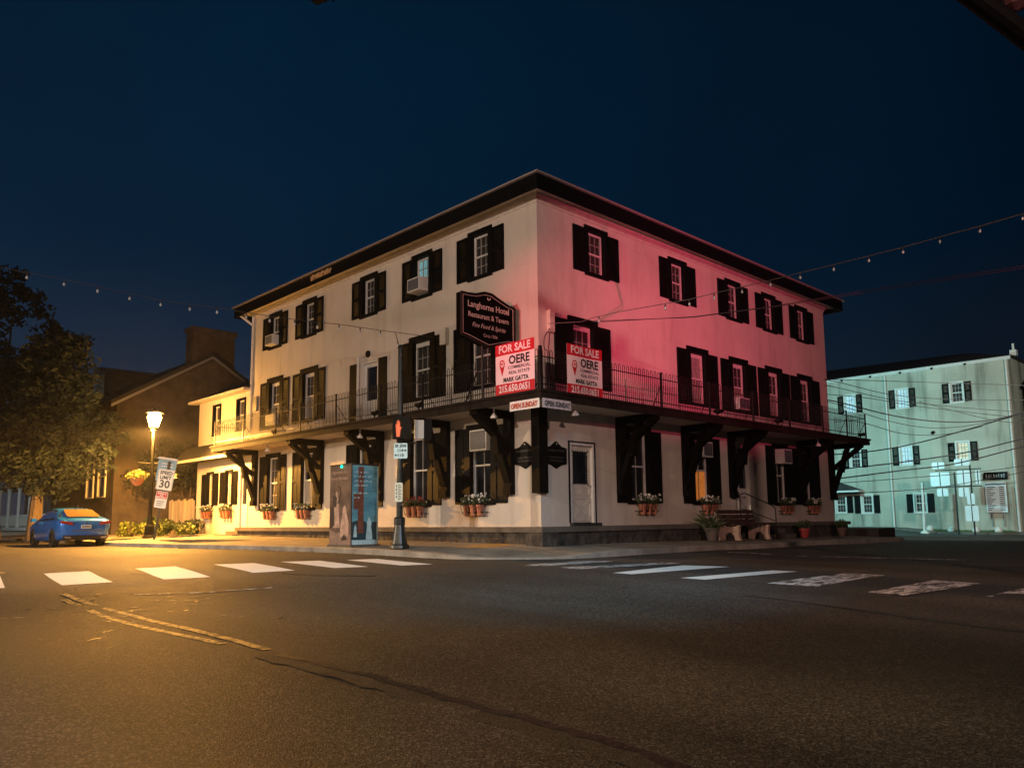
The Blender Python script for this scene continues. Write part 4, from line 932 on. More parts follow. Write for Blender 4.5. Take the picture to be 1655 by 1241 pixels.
# dark house to its right
hE = thing('dark_house', 'unlit dark house just right of the green stucco building', 'house', (7, 38, .2))
b = MB(); b.box((3.2, 35, -.2), (14, 46, 8.3)); b.build('wall', mat('dim_red_wall', (.03, .018, .018), .9, var=.4, vscale=2), hE)
b = MB(); b.prism([(34.6, 8.2), (40, 11.0), (46.5, 8.2)], 3.1, 14.4, lambda y, z, x: Vector((x, y, z))); b.build('roof', M['roof'], hE)
for z in (4.2, 6.4):
    b = MB(); b.box((4.0, 34.95, z), (4.8, 34.99, z + 1.4)); b.build('window', M['glass'], hE)
b = MB(); b.box((3.4, 33.6, 3.0), (8, 34.9, 3.2)); b.build('porch_roof', M['greymetal'], hE)
for x in (3.5, 4.6, 5.6):
    b = MB(); b.box((x, 33.7, .2), (x + .12, 33.82, 3.0)); b.build('porch_post', M['white'], hE)
# verge with grass, stones
b = MB(); rows = []
xs2 = [-16 + i * 1.0 for i in range(24)]
for x in xs2: rows.append([(x, 31.9), (x, 32.0), (x, 33.28)])
for r in rows:
    for j, (x, y) in enumerate(r): b.v.append(Vector((x, y, T(x, y) + (.0 if j == 0 else .12))))
for i in range(len(rows) - 1):
    for j in range(2): b.f.append((i * 3 + j, (i + 1) * 3 + j, (i + 1) * 3 + j + 1, i * 3 + j + 1))
o = b.build('verge', M['concrete']); o['kind'] = 'structure'
b = MB()
for i in range(1500):
    x = random.uniform(-1.6, 2.6); y = random.uniform(32.2, 33.1); z = T(x, y) + .12; h = random.uniform(.04, .14)
    b.add([(x, y, z), (x + .03, y, z), (x + random.uniform(-.04, .04), y, z + h)], [(0, 1, 2)])
o = b.build('grass', M['grass'], fix=False); tag(o, 'tufts of grass along the foot of the green building', 'grass', kind='stuff')
for x, lb in ((-1.35, 'round white stone at the grass edge nearest the white pole'), (-.25, 'small white stone behind the sign posts'), (.95, 'white stone right of the sign posts'), (2.0, 'white stone nearest the corner downpipe of the green building')):
    b = MB(); b.lathe((x, 32.3, T(x, 32.3) + .08), [(.16, 0), (.2, .1), (.17, .22), (.1, .3), (.03, .33)], 10); o = b.build('painted_stone', M['white'], smooth=True); tag(o, lb, 'stone', 'white stones on the verge')
# sign posts (backs of route signs)
def ipost(name, lb, x, y, zt, boards, grp):
    z0 = T(x, y); t = thing(name, lb, 'road sign', (x, y, z0), grp)
    b = MB(); b.box((x - .035, y - .03, z0), (x + .035, y + .03, zt)); b.build('post', M['iron'], t)
    for (dx, za, w, h, dy) in boards:
        b = MB(); pts = []
        cx, cz, r = x + dx, za, min(.06, h * .2)
        for (sx, sz, a0) in ((1, 1, 0), (-1, 1, 90), (-1, -1, 180), (1, -1, 270)):
            for k in range(4):
                a = R_(a0 + k * 30); pts.append((cx + sx * (w / 2 - r) + r * math.cos(a), cz + sz * (h / 2 - r) + r * math.sin(a)))
        b.prism(pts, y - .05 - dy, y - .045 - dy, lambda a, z, yy: Vector((a, yy, z))); pl = b.build('sign_plate', M['signteal'], t)
        b = MB(); b.box((cx - .02, y - .058 - dy, cz - h / 2), (cx + .02, y - .052 - dy, cz + h / 2)); b.build('brace', M['iron'], pl)
    return t
x, y = 1.18, 30.6
t = ipost('sign_post', 'taller sign post carrying the left cluster of route signs seen from behind', .62, 30.6, 3.55, [(-.75, 3.95, .62, .34, 0), (-.7, 3.22, .95, .72, 0), (-.62, 2.52, .55, .4, 0)], 'route sign posts by the green building')
b = MB(); b.box((-.3, 30.57, 3.66), (1.9, 30.6, 3.71)); b.box((-.3, 30.57, 2.78), (1.9, 30.6, 2.83)); b.build('cross_bar', M['iron'], t)
t = ipost('sign_post', 'shorter sign post carrying the right route signs and a lower plate', 1.42, 30.45, 3.9, [(-.35, 4.05, .72, .36, 0), (-.32, 3.25, .62, .75, 0), (.35, 3.25, .22, .72, .02), (-.35, 2.5, .5, .46, 0), (-.05, 2.15, .36, .55, .02), (-.05, 1.4, .62, .78, .0)], 'route sign posts by the green building')
t = thing('directory_board', 'white directory board with rows of small lettering on the green building', 'sign', (2.0, 33.1, .9))
b = MB(); b.box((1.28, .05, 1.45), (2.28, .1, 3.05), FB); pn = b.build('board', M['signteal'], t)
b = MB(); b.box((1.28, .05, 3.2), (2.4, .14, 3.6), FB); pn2 = b.build('header', M['black'], t)
b = MB()
for i, (w_, h_) in enumerate(((.05, .2), (.07, .16), (.03, .2), (.07, .2), (.06, .15), (.04, .2), (.07, .17), (.05, .2))): b.box((1.38 + i * .12, .141, 3.3), (1.38 + i * .12 + w_, .146, 3.3 + h_), FB)
b.build('header_marks', M['greymetal'], pn2)
b = MB()
for i in range(12):
    z = 1.56 + i * .11; b.box((1.36, .102, z), (1.55 + .1 * (i % 3), .106, z + .05), FB); b.box((1.95, .102, z), (2.2, .106, z + .05), FB)
b.box((1.3, .102, 2.9), (2.26, .106, 2.99), FB); b.build('text_lines', M['signgrey'], pn)
b = MB(); b.box((1.5, .05, .7), (1.54, .09, 1.45), FB); b.box((2.05, .05, .7), (2.09, .09, 1.45), FB); b.build('leg', M['greymetal'], t)
t = thing('marker_pole', 'slim white pole with a flared foot in front of the green building', 'pole', (-1.25, 31.2, .4))
b = MB(); b.tube((-1.25, 31.2, .3), (-1.2, 31.2, 3.1), .07); b.build('shaft', M['white'], t); b = MB(); b.lathe((-1.25, 31.2, .3), [(.28, 0), (.22, .12), (.1, .2)], 10); b.build('foot', M['white'], t)

# ------------------------------------------------------------------ street lamp (lit)
def pd(px, py, D):
    return EYE + (cr * (px - 827.5) - cu * (py - 686.06)) * (D / 1274.36) + fwd * D
LX, LY = pd(241, 868, 32).x, pd(241, 868, 32).y
lz = T(LX, LY) + .16
sl = thing('street_lamp', 'lit lantern street lamp glowing orange beside the leaning speed limit sign', 'street lamp', (LX, LY, lz))
b = MB(); b.lathe((LX, LY, lz), [(.26, 0), (.26, .12), (.2, .2), (.17, .55), (.13, .62), (.1, .9), (.085, 1.0)], 14); b.build('base', M['lampshaft'], sl, smooth=False)
b = MB(); b.tube((LX, LY, lz + .9), (LX, LY, lz + 4.45), .08, .06, n=12); b.lathe((LX, LY, lz + 4.4), [(.06, 0), (.12, .05), (.1, .1), (.16, .16), (.16, .2)], 12); b.build('shaft', M['lampshaft'], sl)
b = MB(); b.lathe((LX, LY, lz + 4.62), [(.15, 0), (.27, .38), (.22, .5), (.05, .55)], 6); gl = b.build('lantern_glass', M['lamp_lit'], sl)
b = MB()
for i in range(6):
    a = 2 * math.pi * i / 6; b.tube((LX + .155 * math.cos(a), LY + .155 * math.sin(a), lz + 4.6), (LX + .28 * math.cos(a), LY + .28 * math.sin(a), lz + 5.0), .01, n=4)
b.lathe((LX, LY, lz + 5.18), [(.36, 0), (.3, .05), (.12, .14), (.03, .26)], 12); b.build('lantern_cage', M['pole'], sl)
lamp('street_lamp_light', 'SPOT', (LX + .12, LY - .16, lz + 4.5), 14500, (1, .43, .075), (LX + .12, LY - .17, 0), .1, 176, .12)
for sx, lb in ((-1, 'left'), (1, 'right')):
    cxx, cyy = LX + sx * .58 * .66, LY + sx * .58 * .75
    hb = thing('hanging_basket', 'yellow flowered hanging basket on the %s arm of the street lamp' % lb, 'hanging basket', (cxx, cyy, lz + 2.2), 'hanging baskets on the street lamp')
    b = MB(); b.path([(LX, LY, lz + 3.1), (cxx, cyy, lz + 3.15)], .02); b.path([(cxx, cyy, lz + 3.15), (cxx, cyy, lz + 2.6)], .01); b.build('hook', M['iron'], hb)
    b = MB(); b.lathe((cxx, cyy, lz + 2.2), [(.08, 0), (.22, .12), (.3, .3)], 12); b.build('pot', M['terracotta'], hb)
    b = MB(); leafcloud(b, (cxx, cyy, lz + 2.6), (.42, .42, .22), 320, .06); b.build('foliage', M['leafyel'], hb, fix=False)
    b = MB(); leafcloud(b, (cxx, cyy, lz + 2.62), (.45, .45, .25), 160, .045); b.build('blossoms', M['petaly'], hb, fix=False)

# leaning speed limit sign: lies in a plane facing the camera side (+x, -y)
SX, SY = -17.35, -3.55; sz = T(SX, SY) + .15
sp = thing('speed_sign', 'leaning post with a speed limit 30 sign above a small red and white parking sign', 'road sign', (SX, SY, sz))
ax = Vector((.72, .69, 0)).normalized(); nrm = Vector((.69, -.72, 0)).normalized(); lean = .155
upl = (Vector((0, 0, 1)) * math.cos(lean) + ax * math.sin(lean)); axl = (ax * math.cos(lean) - Vector((0, 0, 1)) * math.sin(lean))
ORG = Vector((SX, SY, sz))
def SP(a, b_, h): return ORG + axl * a + upl * b_ + nrm * h
def plate(b, a0, a1, b0, b1, h0, h1, r=.04):
    pts = []
    for (cx, cz, s) in ((a1 - r, b1 - r, 0), (a0 + r, b1 - r, 90), (a0 + r, b0 + r, 180), (a1 - r, b0 + r, 270)):
        for k in range(4): pts.append((cx + r * math.cos(R_(s + k * 30)), cz + r * math.sin(R_(s + k * 30))))
    b.prism(pts, h0, h1, SP)
b = MB(); b.prism([(-.035, 0), (.035, 0), (.035, 3.1), (-.035, 3.1)], -.03, .03, SP); b.build('post', M['iron'], sp)
b = MB(); plate(b, -.32, .32, 1.98, 2.78, .032, .038); pn = b.build('speed_plate', M['signwhite'], sp)
b = MB()
for (p, q, r, s) in ((-.30, .30, 2.755, 2.763), (-.30, .30, 2.0, 2.008), (-.30, -.292, 2.008, 2.755), (.292, .30, 2.008, 2.755)): b.prism([(p, r), (q, r), (q, s), (p, s)], .039, .041, SP)
b.build('plate_border', M['signblack'], pn)
spf = lambda b0: (lambda a, bb, h: SP(a, b0 + bb, .039 + h))
text('lettering', 'SPEED', .185, spf(2.585), M['signblack'], pn, bold=.009, squash=.95, spacing=1.06); text('lettering', 'LIMIT', .185, spf(2.405), M['signblack'], pn, bold=.009, spacing=1.06); text('lettering', '30', .42, spf(2.07), M['signblack'], pn, bold=.012, squash=1.05)
b = MB(); plate(b, -.25, .22, 1.28, 1.92, .032, .038); pn = b.build('parking_plate', M['signteal'], sp)
b = MB(); plate(b, -.235, .205, 1.64, 1.9, .039, .042, .02); rp = b.build('red_panel', M['signred'], pn)
for i, s_ in enumerate(('SNOW &', 'ICE', 'EMERGENCY')): text('lettering', s_, .085, lambda a, bb, h, i=i: SP(-.015 + a, 1.81 - i * .075 + bb, .043 + h), M['signwhite'], rp, bold=.002)
b = MB()
for i in range(3): b.prism([(-.17, 1.36 + i * .08), (.05 + .04 * i, 1.36 + i * .08), (.05 + .04 * i, 1.39 + i * .08), (-.17, 1.39 + i * .08)], .039, .041, SP)
b.build('text_lines', M['signgrey'], pn)
def SB(a, b_, h): return ORG + axl * (a - .07) + upl * b_ + nrm * (h - .09)
b = MB(); b.prism([(-.36, 2.3), (.32, 2.3), (.36, 3.16), (-.38, 3.16)], 0, .04, SB); tp = b.build('town_panel', mat('blue_sign_paint', (.05, .24, .42), .4), sp)
b = MB(); b.prism([(-.46, 3.162), (.42, 3.162), (.34, 3.24), (-.36, 3.24)], -.03, .07, SB); b.build('cap', M['signwhite'], tp)
b = MB()
for i in range(2): b.prism([(-.22, 2.98 - i * .1), (.22, 2.98 - i * .1), (.22, 3.01 - i * .1), (-.22, 3.01 - i * .1)], .041, .043, SB)
b.build('text_lines', M['signteal'], tp)
sp['label'] = 'leaning post with a speed limit 30 sign, blue panel above and small red sign below'

# ------------------------------------------------------------------ pedestrian signal pole
PX, PY = -2.05, -3.02; pz = T(PX, PY) + .13
pp = thing('signal_pole', 'dark signal pole with orange hand pedestrian signal and blue route plate by the kerb', 'signal pole', (PX, PY, pz))
b = MB(); b.lathe((PX, PY, pz), [(.24, 0), (.25, .05), (.24, .12), (.2, .15), (.19, .22), (.14, .5), (.125, .62), (.14, .64), (.14, .78), (.11, .82)], 20); b.build('base', M['pole'], pp)
b = MB(); b.tube((PX, PY, pz + .8), (PX, PY, pz + 5.15), .082, .06, n=14); b.lathe((PX, PY, pz + 5.15), [(.07, 0), (.08, .04), (.03, .1)], 12); b.build('shaft', M['pole'], pp)
# local frame facing the camera corner (+x -y)
an_ = Vector((.62, -.78, 0)).normalized(); aa = Vector((.78, .62, 0)).normalized()
def PP(a, b_, h): return Vector((PX, PY, pz)) + aa * a + Vector((0, 0, b_)) + an_ * h
def ppbox(b, a0, a1, b0, b1, h0, h1): b.prism([(a0, b0), (a1, b0), (a1, b1), (a0, b1)], h0, h1, PP)
b = MB(); ppbox(b, -.13, .33, 2.78, 3.34, .09, .25); ppbox(b, -.05, .1, 3.345, 3.42, .05, .15); ppbox(b, -.05, .1, 2.7, 2.775, .05, .15); sg = b.build('pedestrian_signal', M['black'], pp)
hand = [(-.05, .0), (.05, .0), (.075, .16), (.11, .22), (.085, .25), (.06, .21), (.06, .36), (.035, .37), (.03, .26), (.022, .41), (-.004, .41), (-.008, .27), (-.02, .39), (-.045, .38), (-.042, .25), (-.06, .32), (-.08, .30), (-.07, .14)]
b = MB(); b.prism([(x * .8 + .02, 2.83 + z * 1.05) for x, z in hand], .252, .258, PP); b.build('hand_symbol', M['orange_lit'], sg)
b = MB()
def P2(a, b_, h): return Vector((PX, PY, pz)) + Vector((.55, .83, 0)) * a + Vector((0, 0, b_)) + Vector((.83, -.55, 0)) * h
b.prism([(.36, 2.8), (.60, 2.8), (.60, 3.28), (.36, 3.28)], -.06, .12, P2); b.build('side_signal', mat('signal_case_pale', (.5, .48, .42), .5), pp)
b = MB(); b.prism([(.605, 2.78), (.8, 2.78), (.8, 3.3), (.605, 3.3)], -.1, .12, P2); ppbox(b, .09, .3, 2.42, 2.6, .0, .1); ppbox(b, .0, .4, 2.66, 2.71, .0, .05); b.build('signal_bracket', M['black'], pp)
b = MB()
def rplate(b, a0, a1, b0, b1, h0, h1, r=.03):
    pts = []
    for (cx, cz, s) in ((a1 - r, b1 - r, 0), (a0 + r, b1 - r, 90), (a0 + r, b0 + r, 180), (a1 - r, b0 + r, 270)):
        for k in range(4): pts.append((cx + r * math.cos(R_(s + k * 30)), cz + r * math.sin(R_(s + k * 30))))
    b.prism(pts, h0, h1, PP)
rplate(b, -.13, .22, 2.29, 2.68, .1, .106); pn = b.build('route_plate', mat('pale_blue_plate', (.50, .78, .86), .45), pp)
ppf = lambda ac, b0: (lambda a, bb, h: PP(ac + a, b0 + bb, .107 + h))
text('lettering', 'SR 2049', .105, ppf(.045, 2.575), M['signblack'], pn, bold=.003, squash=.85); text('lettering', '114', .105, ppf(.03, 2.46), M['signblack'], pn, bold=.003); text('lettering', '110', .105, ppf(.05, 2.34), M['signblack'], pn, bold=.003)
b = MB()
for c, z, s in ((.16, 2.495, 1), (-.075, 2.375, -1)):
    b.prism([(c - s * .045, z - .012), (c, z - .012), (c, z - .035), (c + s * .045, z), (c, z + .035), (c, z + .012), (c - s * .045, z + .012)][::s], .107, .11, PP)
b.build('arrow', M['signblack'], pn)
b = MB(); rplate(b, -.1, .1, 1.2, 1.68, .095, .101); pn = b.build('button_plate', mat('pale_green_plate', (.62, .70, .60), .45), pp)
b = MB()
for i in range(4): ppbox(b, -.07, -.045, 1.3 + i * .09, 1.35 + i * .09, .102, .104)
for i in range(9): ppbox(b, -.02, .05 + .02 * (i % 2), 1.25 + i * .045, 1.268 + i * .045, .102, .104)
b.build('text_lines', M['signblack'], pn)
b = MB(); b.tube(PP(.06, 1.13, .05), PP(.06, 1.13, .14), .045, n=12); b.build('push_button', M['chrome'], pp)

# ------------------------------------------------------------------ painted cabinet
CX, CY = -4.0, -3.2; cz0 = T(CX, CY) + .16
cab = thing('painted_cabinet', 'tall cabinet wrapped with a brown figure painting and a blue printed side', 'cabinet', (CX - .55, CY + .43, cz0))
CW, CD, CH = 1.1, .86, 2.22
b = MB(); b.box((CX - CW, CY, cz0 + .06), (CX, CY + CD, cz0 + CH)); body = b.build('case', M['artdark'], cab)
b = MB(); b.box((CX - CW - .04, CY - .04, cz0 - .05), (CX + .04, CY + CD + .04, cz0 + .058)); b.build('plinth', M['concrete'], cab)
b = MB(); b.box((CX - CW - .01, CY - .012, cz0 + CH + .001), (CX + .012, CY + CD + .01, cz0 + CH + .03)); b.build('lid', M['artdark'], cab)
def CL(a, z, h): return Vector((CX - CW + a, CY - .002 - h, cz0 + .06 + z))
def CR(a, z, h): return Vector((CX + .002 + h, CY + a, cz0 + .06 + z))
b = MB(); b.prism([(.02, .0), (CW - .01, .0), (CW - .01, CH - .08), (.02, CH - .08)], 0, .006, CL); fl = b.build('brown_panel', M['brownart'], cab)
b = MB(); b.prism([(.02, .0), (CW - .01, .0), (CW - .01, .26), (.7, .36), (.35, .3), (.02, .42)], .0065, .008, CL); b.build('painted_ground', M['artbase'], fl)
def fig(pts, ox, oz, s, h, f): 
    b = MB(); b.prism([(ox + x * s, oz + z * s) for x, z in pts], h, h + .0015, f); return b
lady = [(-.18, 0), (.2, 0), (.17, .35), (.12, .6), (.15, .8), (.08, .95), (.06, 1.05), (.0, 1.12), (-.06, 1.04), (-.05, .95), (-.13, .85), (-.12, .6), (-.16, .3)]
fig(lady, .36, .45, .9, .0085, CL).build('painted_figure', M['artskin'], fl)
fig([(-.15, 0), (.2, .02), (.23, .3), (.14, .52), (.1, .68), (.03, .75), (-.04, .68), (-.06, .52), (-.14, .3)], .74, .2, 1.15, .0085, CL).build('painted_figure', M['artskin'], fl)
fig([(-.16, 0), (.12, .1), (.1, .5), (.0, .66), (-.14, .6)], .16, .42, .95, .0088, CL).build('painted_shadow', M['artdark'], fl)
fig([(-.12, 0), (.1, 0), (.14, .3), (.02, .42), (-.12, .36)], .28, 1.02, .8, .0105, CL).build('painted_dress', M['artdark'], fl)
fig([(0, 0), (.1, .02), (.22, .3), (.2, .5), (.0, .58), (.16, .44), (.16, .3)], .4, 1.1, .9, .0088, CL).build('painted_arch', M['artdark'], fl)
fig([(-.1, 0), (.2, .03), (.14, .12), (.05, .18), (-.05, .1)], .72, .1, 1.0, .0105, CL).build('painted_shoe', M['artdark'], fl)
text('lettering', 'Langhorne in the', .13, lambda a, bb, h: CL(.08 + a, 1.93 + bb, .007 + h), M['artskin'], fl, align='LEFT', shear=.3, squash=.85); text('lettering', 'American Revolution', .13, lambda a, bb, h: CL(.06 + a, 1.76 + bb, .007 + h), M['artskin'], fl, align='LEFT', shear=.3, squash=.78)
b = MB(); b.prism([(.02, .0), (CD - .01, .0), (CD - .01, CH - .08), (.02, CH - .08)], 0, .006, CR); fr = b.build('blue_panel', M['blueart'], cab)
b = MB(); b.prism([(CD - .05, .02), (CD - .01, .02), (CD - .01, CH - .1), (CD - .05, CH - .1)], .0065, .01, CR); b.prism([(.02, .0), (CD - .01, .0), (CD - .01, .12), (.02, .12)], .0065, .008, CR); b.build('pale_edge', M['bluepale'], fr)
b = MB(); b.prism([(.02, .12), (CD - .05, .12), (CD - .05, .62), (.5, .58), (.3, .68), (.02, .6)], .0065, .008, CR); b.build('painted_crowd', M['bluedark'], fr)
fig(lady, .56, .13, .55, .0085, CR).build('painted_figure', M['bluepale'], fr)
fig(lady, .12, .2, .3, .0085, CR).build('painted_figure', M['bluepale'], fr)
b = MB(); b.prism([(.2, .3), (.38, .3), (.38, 2.1), (.2, 2.1)], .0085, .0095, CR); b.prism([(.06, .95), (.38, .95), (.38, 1.38), (.06, 1.38)], .0096, .0106, CR); b.build('painted_tower', M['artbrick'], fr)
b = MB()
for zz, ws in ((1.93, (.16, .05, .2)), (1.81, (.1, .12, .14, .12)), (1.69, (.16, .08, .2, .08)), (1.57, (.2, .22)), (1.36, (.05, .14, .14)), (1.24, (.1, .1))):
    x = .07
    for w_ in ws:
        k = max(2, int(w_ / .035))
        for j in range(k):
            h_ = .035 if (j * 7 + int(zz * 100)) % 3 else .06; x0 = x + j * .035
            b.prism([(x0, zz), (x0 + .022, zz), (x0 + .022 + h_ * .3, zz + h_), (x0 + h_ * .3, zz + h_)], .0107, .0115, CR)
        x += k * .035 + .04
b.build('script_marks', M['bluepale'], fr)
b = MB(); b.lathe(CL(.62, CH - .1, .02), [(.02, -.03), (.035, 0), (.02, .03)], 10); b.build('green_indicator', M['green_lit'], cab)

# ------------------------------------------------------------------ bench and pots on the side pavement
BX, BY = 1.0, 6.9
bz = T(2.5, 8) + .14 + .06 + .02
bench = thing('park_bench', 'slatted bench on pale concrete supports against the hotel side terrace', 'bench', (BX + .3, BY + .9, bz))
def sup(y):
    b = MB(); pf = [(-.36, 0), (-.2, 0), (-.16, .14), (-.05, .24), (.08, .24), (.18, .14), (.22, 0), (.38, 0), (.33, .18), (.34, .4), (.38, .46), (-.3, .46), (-.38, .88), (-.5, .88), (-.44, .45), (-.36, .3)]
    b.prism([(BX + .32 + a, bz + z) for a, z in pf], y - .06, y + .06, lambda x, z, yy: Vector((x, yy, z))); b.build('support', M['bench_stone'], bench)
sup(BY + .1); sup(BY + 1.9)
b = MB()
for i in range(4): b.box((BX + .06 + i * .15, BY - .12, bz + .462), (BX + .18 + i * .15, BY + 2.1, bz + .505))
b.build('seat', M['bench_wood'], bench)
b = MB()
for i in range(3):
    z = bz + .52 + i * .15; x = BX + .03 - i * .03
    b.box((x, BY - .12, z), (x + .04, BY + 2.1, z + .12))
b.build('backrest', M['bench_wood'], bench)
def pot(x, y, z, lb, m, spiky, s=1):
    t = thing('potted_plant', lb, 'potted plant', (x, y, z))
    b = MB(); b.lathe((x, y, z), [(.12 * s, 0), (.19 * s, .3 * s), (.21 * s, .3 * s), (.21 * s, .36 * s), (.17 * s, .36 * s)], 12); b.build('pot', m, t)
    b = MB()
    if spiky:
        for i in range(46):
            a = random.uniform(0, 6.28); e_ = random.uniform(.3, 1.3); L_ = random.uniform(.4, .85); d = Vector((math.cos(a) * math.cos(e_), math.sin(a) * math.cos(e_), math.sin(e_))); q = d.cross(Vector((0, 0, 1))).normalized() * .014
            p = Vector((x, y, z + .36 * s)); b.add([p - q, p + q, p + d * L_ * .6 + q * .7, p + d * L_ - Vector((0, 0, .08)), p + d * L_ * .6 - q * .7], [(0, 1, 2, 3, 4)])
        leafcloud(b, (x, y, z + .42), (.3, .3, .14), 120, .06)
    else: leafcloud(b, (x, y, z + .5 * s), (.26 * s, .26 * s, .2 * s), 200, .05)
    b.build('foliage', M['leafdark'], t, fix=False)
pot(1.25, 6.1, bz, 'grey pot with a spiky grass plant left of the bench', mat('grey_pot', (.10, .08, .075), .8), True, 1.1)
pot(1.35, 11.9, bz - .03, 'red pot with a small plant right of the service steps', mat('red_pot', (.30, .03, .03), .5), False, .9)
pot(1.35, 14.9, bz - .04, 'brown pot near the far end of the side terrace', mat('brown_pot', (.09, .05, .04), .8), False, .9)

# ------------------------------------------------------------------ car
def build_car():
    cz = .5
    c = thing('parked_car', 'glossy blue fastback sedan parked at the kerb under the trees', 'car', (-20.2, -5.82, T(-20.2, -5.8)))
    ox, oy, oz = -20.2, -5.82, T(-20.2, -5.8)
    # local: X forward (away from the camera), Y to its left
    def C(x, y, z): return Vector((ox - x, oy - y, oz + z))
    HW = .92
    # sections along the length: (x, half-width low, half-width belt, belt z, half-width roof, top z)
    sec = [(-2.32, .62, .70, .88, .60, .93, .42), (-2.25, .78, .84, .95, .72, 1.00, .30), (-2.0, .87, .90, .98, .68, 1.06, .25), (-1.6, .90, .915, .97, .60, 1.20, .22), (-1.1, .91, .92, .95, .57, 1.36, .2), (-.5, .91, .92, .93, .57, 1.44, .2), (.1, .91, .92, .91, .57, 1.45, .2),
           (.6, .91, .92, .90, .56, 1.38, .2), (1.05, .91, .92, .89, .60, 1.14, .2), (1.35, .91, .91, .87, .70, .95, .2), (1.8, .89, .89, .80, .66, .84, .2), (2.15, .80, .82, .68, .6, .74, .25), (2.32, .62, .66, .55, .5, .6, .3)]
    b = MB(); n = 0
    import bisect
    fine = []
    for k in range(len(sec) - 1):
        for i in range(4):
            t = i / 4; s0, s1 = sec[k], sec[k + 1]
            fine.append(tuple(a + (bb - a) * t for a, bb in zip(s0, s1)))
    fine.append(sec[-1])
    ring_n = None
    arches = (-1.38, 1.38)
    for (x, wl, wb, zb, wr, zt, z0) in fine:
        ar = 0
        for ax_ in arches:
            d = abs(x - ax_)
            if d < .37: ar = max(ar, math.sqrt(max(0, .37 ** 2 - d * d)) + .30)
        zl = max(z0, ar)
        half = [(wl * .93, zl), (wl * 1.0, min(zl + .06, .9) if ar < .5 else zl + .03), (wl * 1.01, max(.55, zl + .07)), (wb * 1.0, max(.72, zl + .1)), (wb * .985, zb - .04), (wb * .95, zb + .01), ((wb * .95 + wr) / 2 + .035, (zb + zt) / 2 + .01), (wr + .03, zt - .06), (wr - .05, zt - .01), (wr * .5, zt + .012), (0, zt + .018)]
        ringp = [C(x, y, z) for y, z in half] + [C(x, -y, z) for y, z in half[::-1][1:]]
        ringp.append(C(x, -wl * .5, z0 + .02)); ringp.append(C(x, wl * .5, z0 + .02))
        ring_n = len(ringp); b.v += ringp
    m = len(fine)
    for i in range(m - 1):
        for j in range(ring_n):
            jj = (j + 1) % ring_n; b.f.append((i * ring_n + j, i * ring_n + jj, (i + 1) * ring_n + jj, (i + 1) * ring_n + j))
    b.f.append(tuple(range(ring_n))); b.f.append(tuple(range((m - 1) * ring_n, m * ring_n)))
    body = b.build('body', M['carblue'], c, smooth=True)
    # side glass
    for s in (1, -1):
        g_ = MB(); pr = None
        gl = [(-1.75, 1.03, 1.08), (-1.3, 1.0, 1.26), (-.6, .98, 1.38), (.1, .96, 1.385), (.6, .95, 1.30), (1.0, .94, 1.1), (1.15, .94, .98)]
        def wy(x, z):
            import math as _m
            for k in range(len(sec) - 1):
                if sec[k][0] <= x <= sec[k + 1][0]:
                    t = (x - sec[k][0]) / (sec[k + 1][0] - sec[k][0]); q = [a + (bb - a) * t for a, bb in zip(sec[k], sec[k + 1])]; break
            _, wl, wb, zb, wr, zt, z0 = q
            y0, z_0 = wb * .95, zb + .01; ym, zm = (wb * .95 + wr) / 2 + .035, (zb + zt) / 2 + .01; y1, z_1 = wr + .03, zt - .06
            if z < zm: return y0 + (ym - y0) * (z - z_0) / (zm - z_0 + 1e-6)
            return ym + (y1 - ym) * (z - zm) / (z_1 - zm + 1e-6)
        for k in range(len(gl) - 1):
            (xa, la, ha), (xb, lb_, hb_) = gl[k], gl[k + 1]
            g_.add([C(xa, s * (wy(xa, la) + .012), la), C(xb, s * (wy(xb, lb_) + .012), lb_), C(xb, s * (wy(xb, hb_) + .012), hb_), C(xa, s * (wy(xa, ha) + .012), ha)], [(0, 1, 2, 3)])
        g_.build('side_glass', M['carglass'], c)
        mm = MB(); mm.box((.78, s * .93 - .02, .93), (.98, s * 1.06 + .02, 1.06), C); mm.build('wing_mirror', M['carblue'], c)
        hh = MB(); hh.box((-.55, s * .925 - .012, .80), (-.33, s * .93 + .015, .83), C); hh.box((.35, s * .925 - .012, .79), (.57, s * .93 + .015, .82), C); hh.build('door_handle', M['chrome'], c)
    # rear window
    g_ = MB(); rows = [(-2.02, .54, 1.085), (-1.8, .56, 1.165), (-1.55, .53, 1.245), (-1.25, .5, 1.345), (-1.12, .47, 1.375)]
    for (xa, wa, za), (xb, wb_, zb_) in zip(rows, rows[1:]): g_.add([C(xa, wa, za + .016), C(xa, 0, za + .03), C(xa, -wa, za + .016), C(xb, -wb_, zb_ + .016), C(xb, 0, zb_ + .03), C(xb, wb_, zb_ + .016)], [(0, 1, 4, 5), (1, 2, 3, 4)])
    g_.build('rear_window', M['winglass'], c)
    for s in (1, -1):
        t_ = MB(); t_.prism([(s * .46, .80), (s * .82, .86), (s * .86, .93), (s * .78, .95), (s * .46, .90)], -2.37, -2.2, lambda y, z, x: C(x, y, z)); t_.build('tail_light', M['taillight'], c)
        w_ = MB()
        for wx in (-1.38, 1.38):
            w_ = MB(); w_.tube(C(wx, s * .70, .33), C(wx, s * .91, .33), .33, n=22); wl_ = w_.build('wheel', M['rubber'], c)
            r_ = MB(); r_.tube(C(wx, s * .86, .33), C(wx, s * .918, .33), .225, .2, n=16)
            for k in range(5):
                a = k * 1.2566; r_.tube(C(wx, s * .922, .33), C(wx + .2 * math.cos(a), s * .925, .33 + .2 * math.sin(a)), .022, n=5)
            r_.build('rim', M['rim'], wl_)
    b2 = MB(); b2.box((-2.38, -.75, .27), (-2.25, .75, .42), C); b2.build('bumper_trim', M['trimdark'], c)
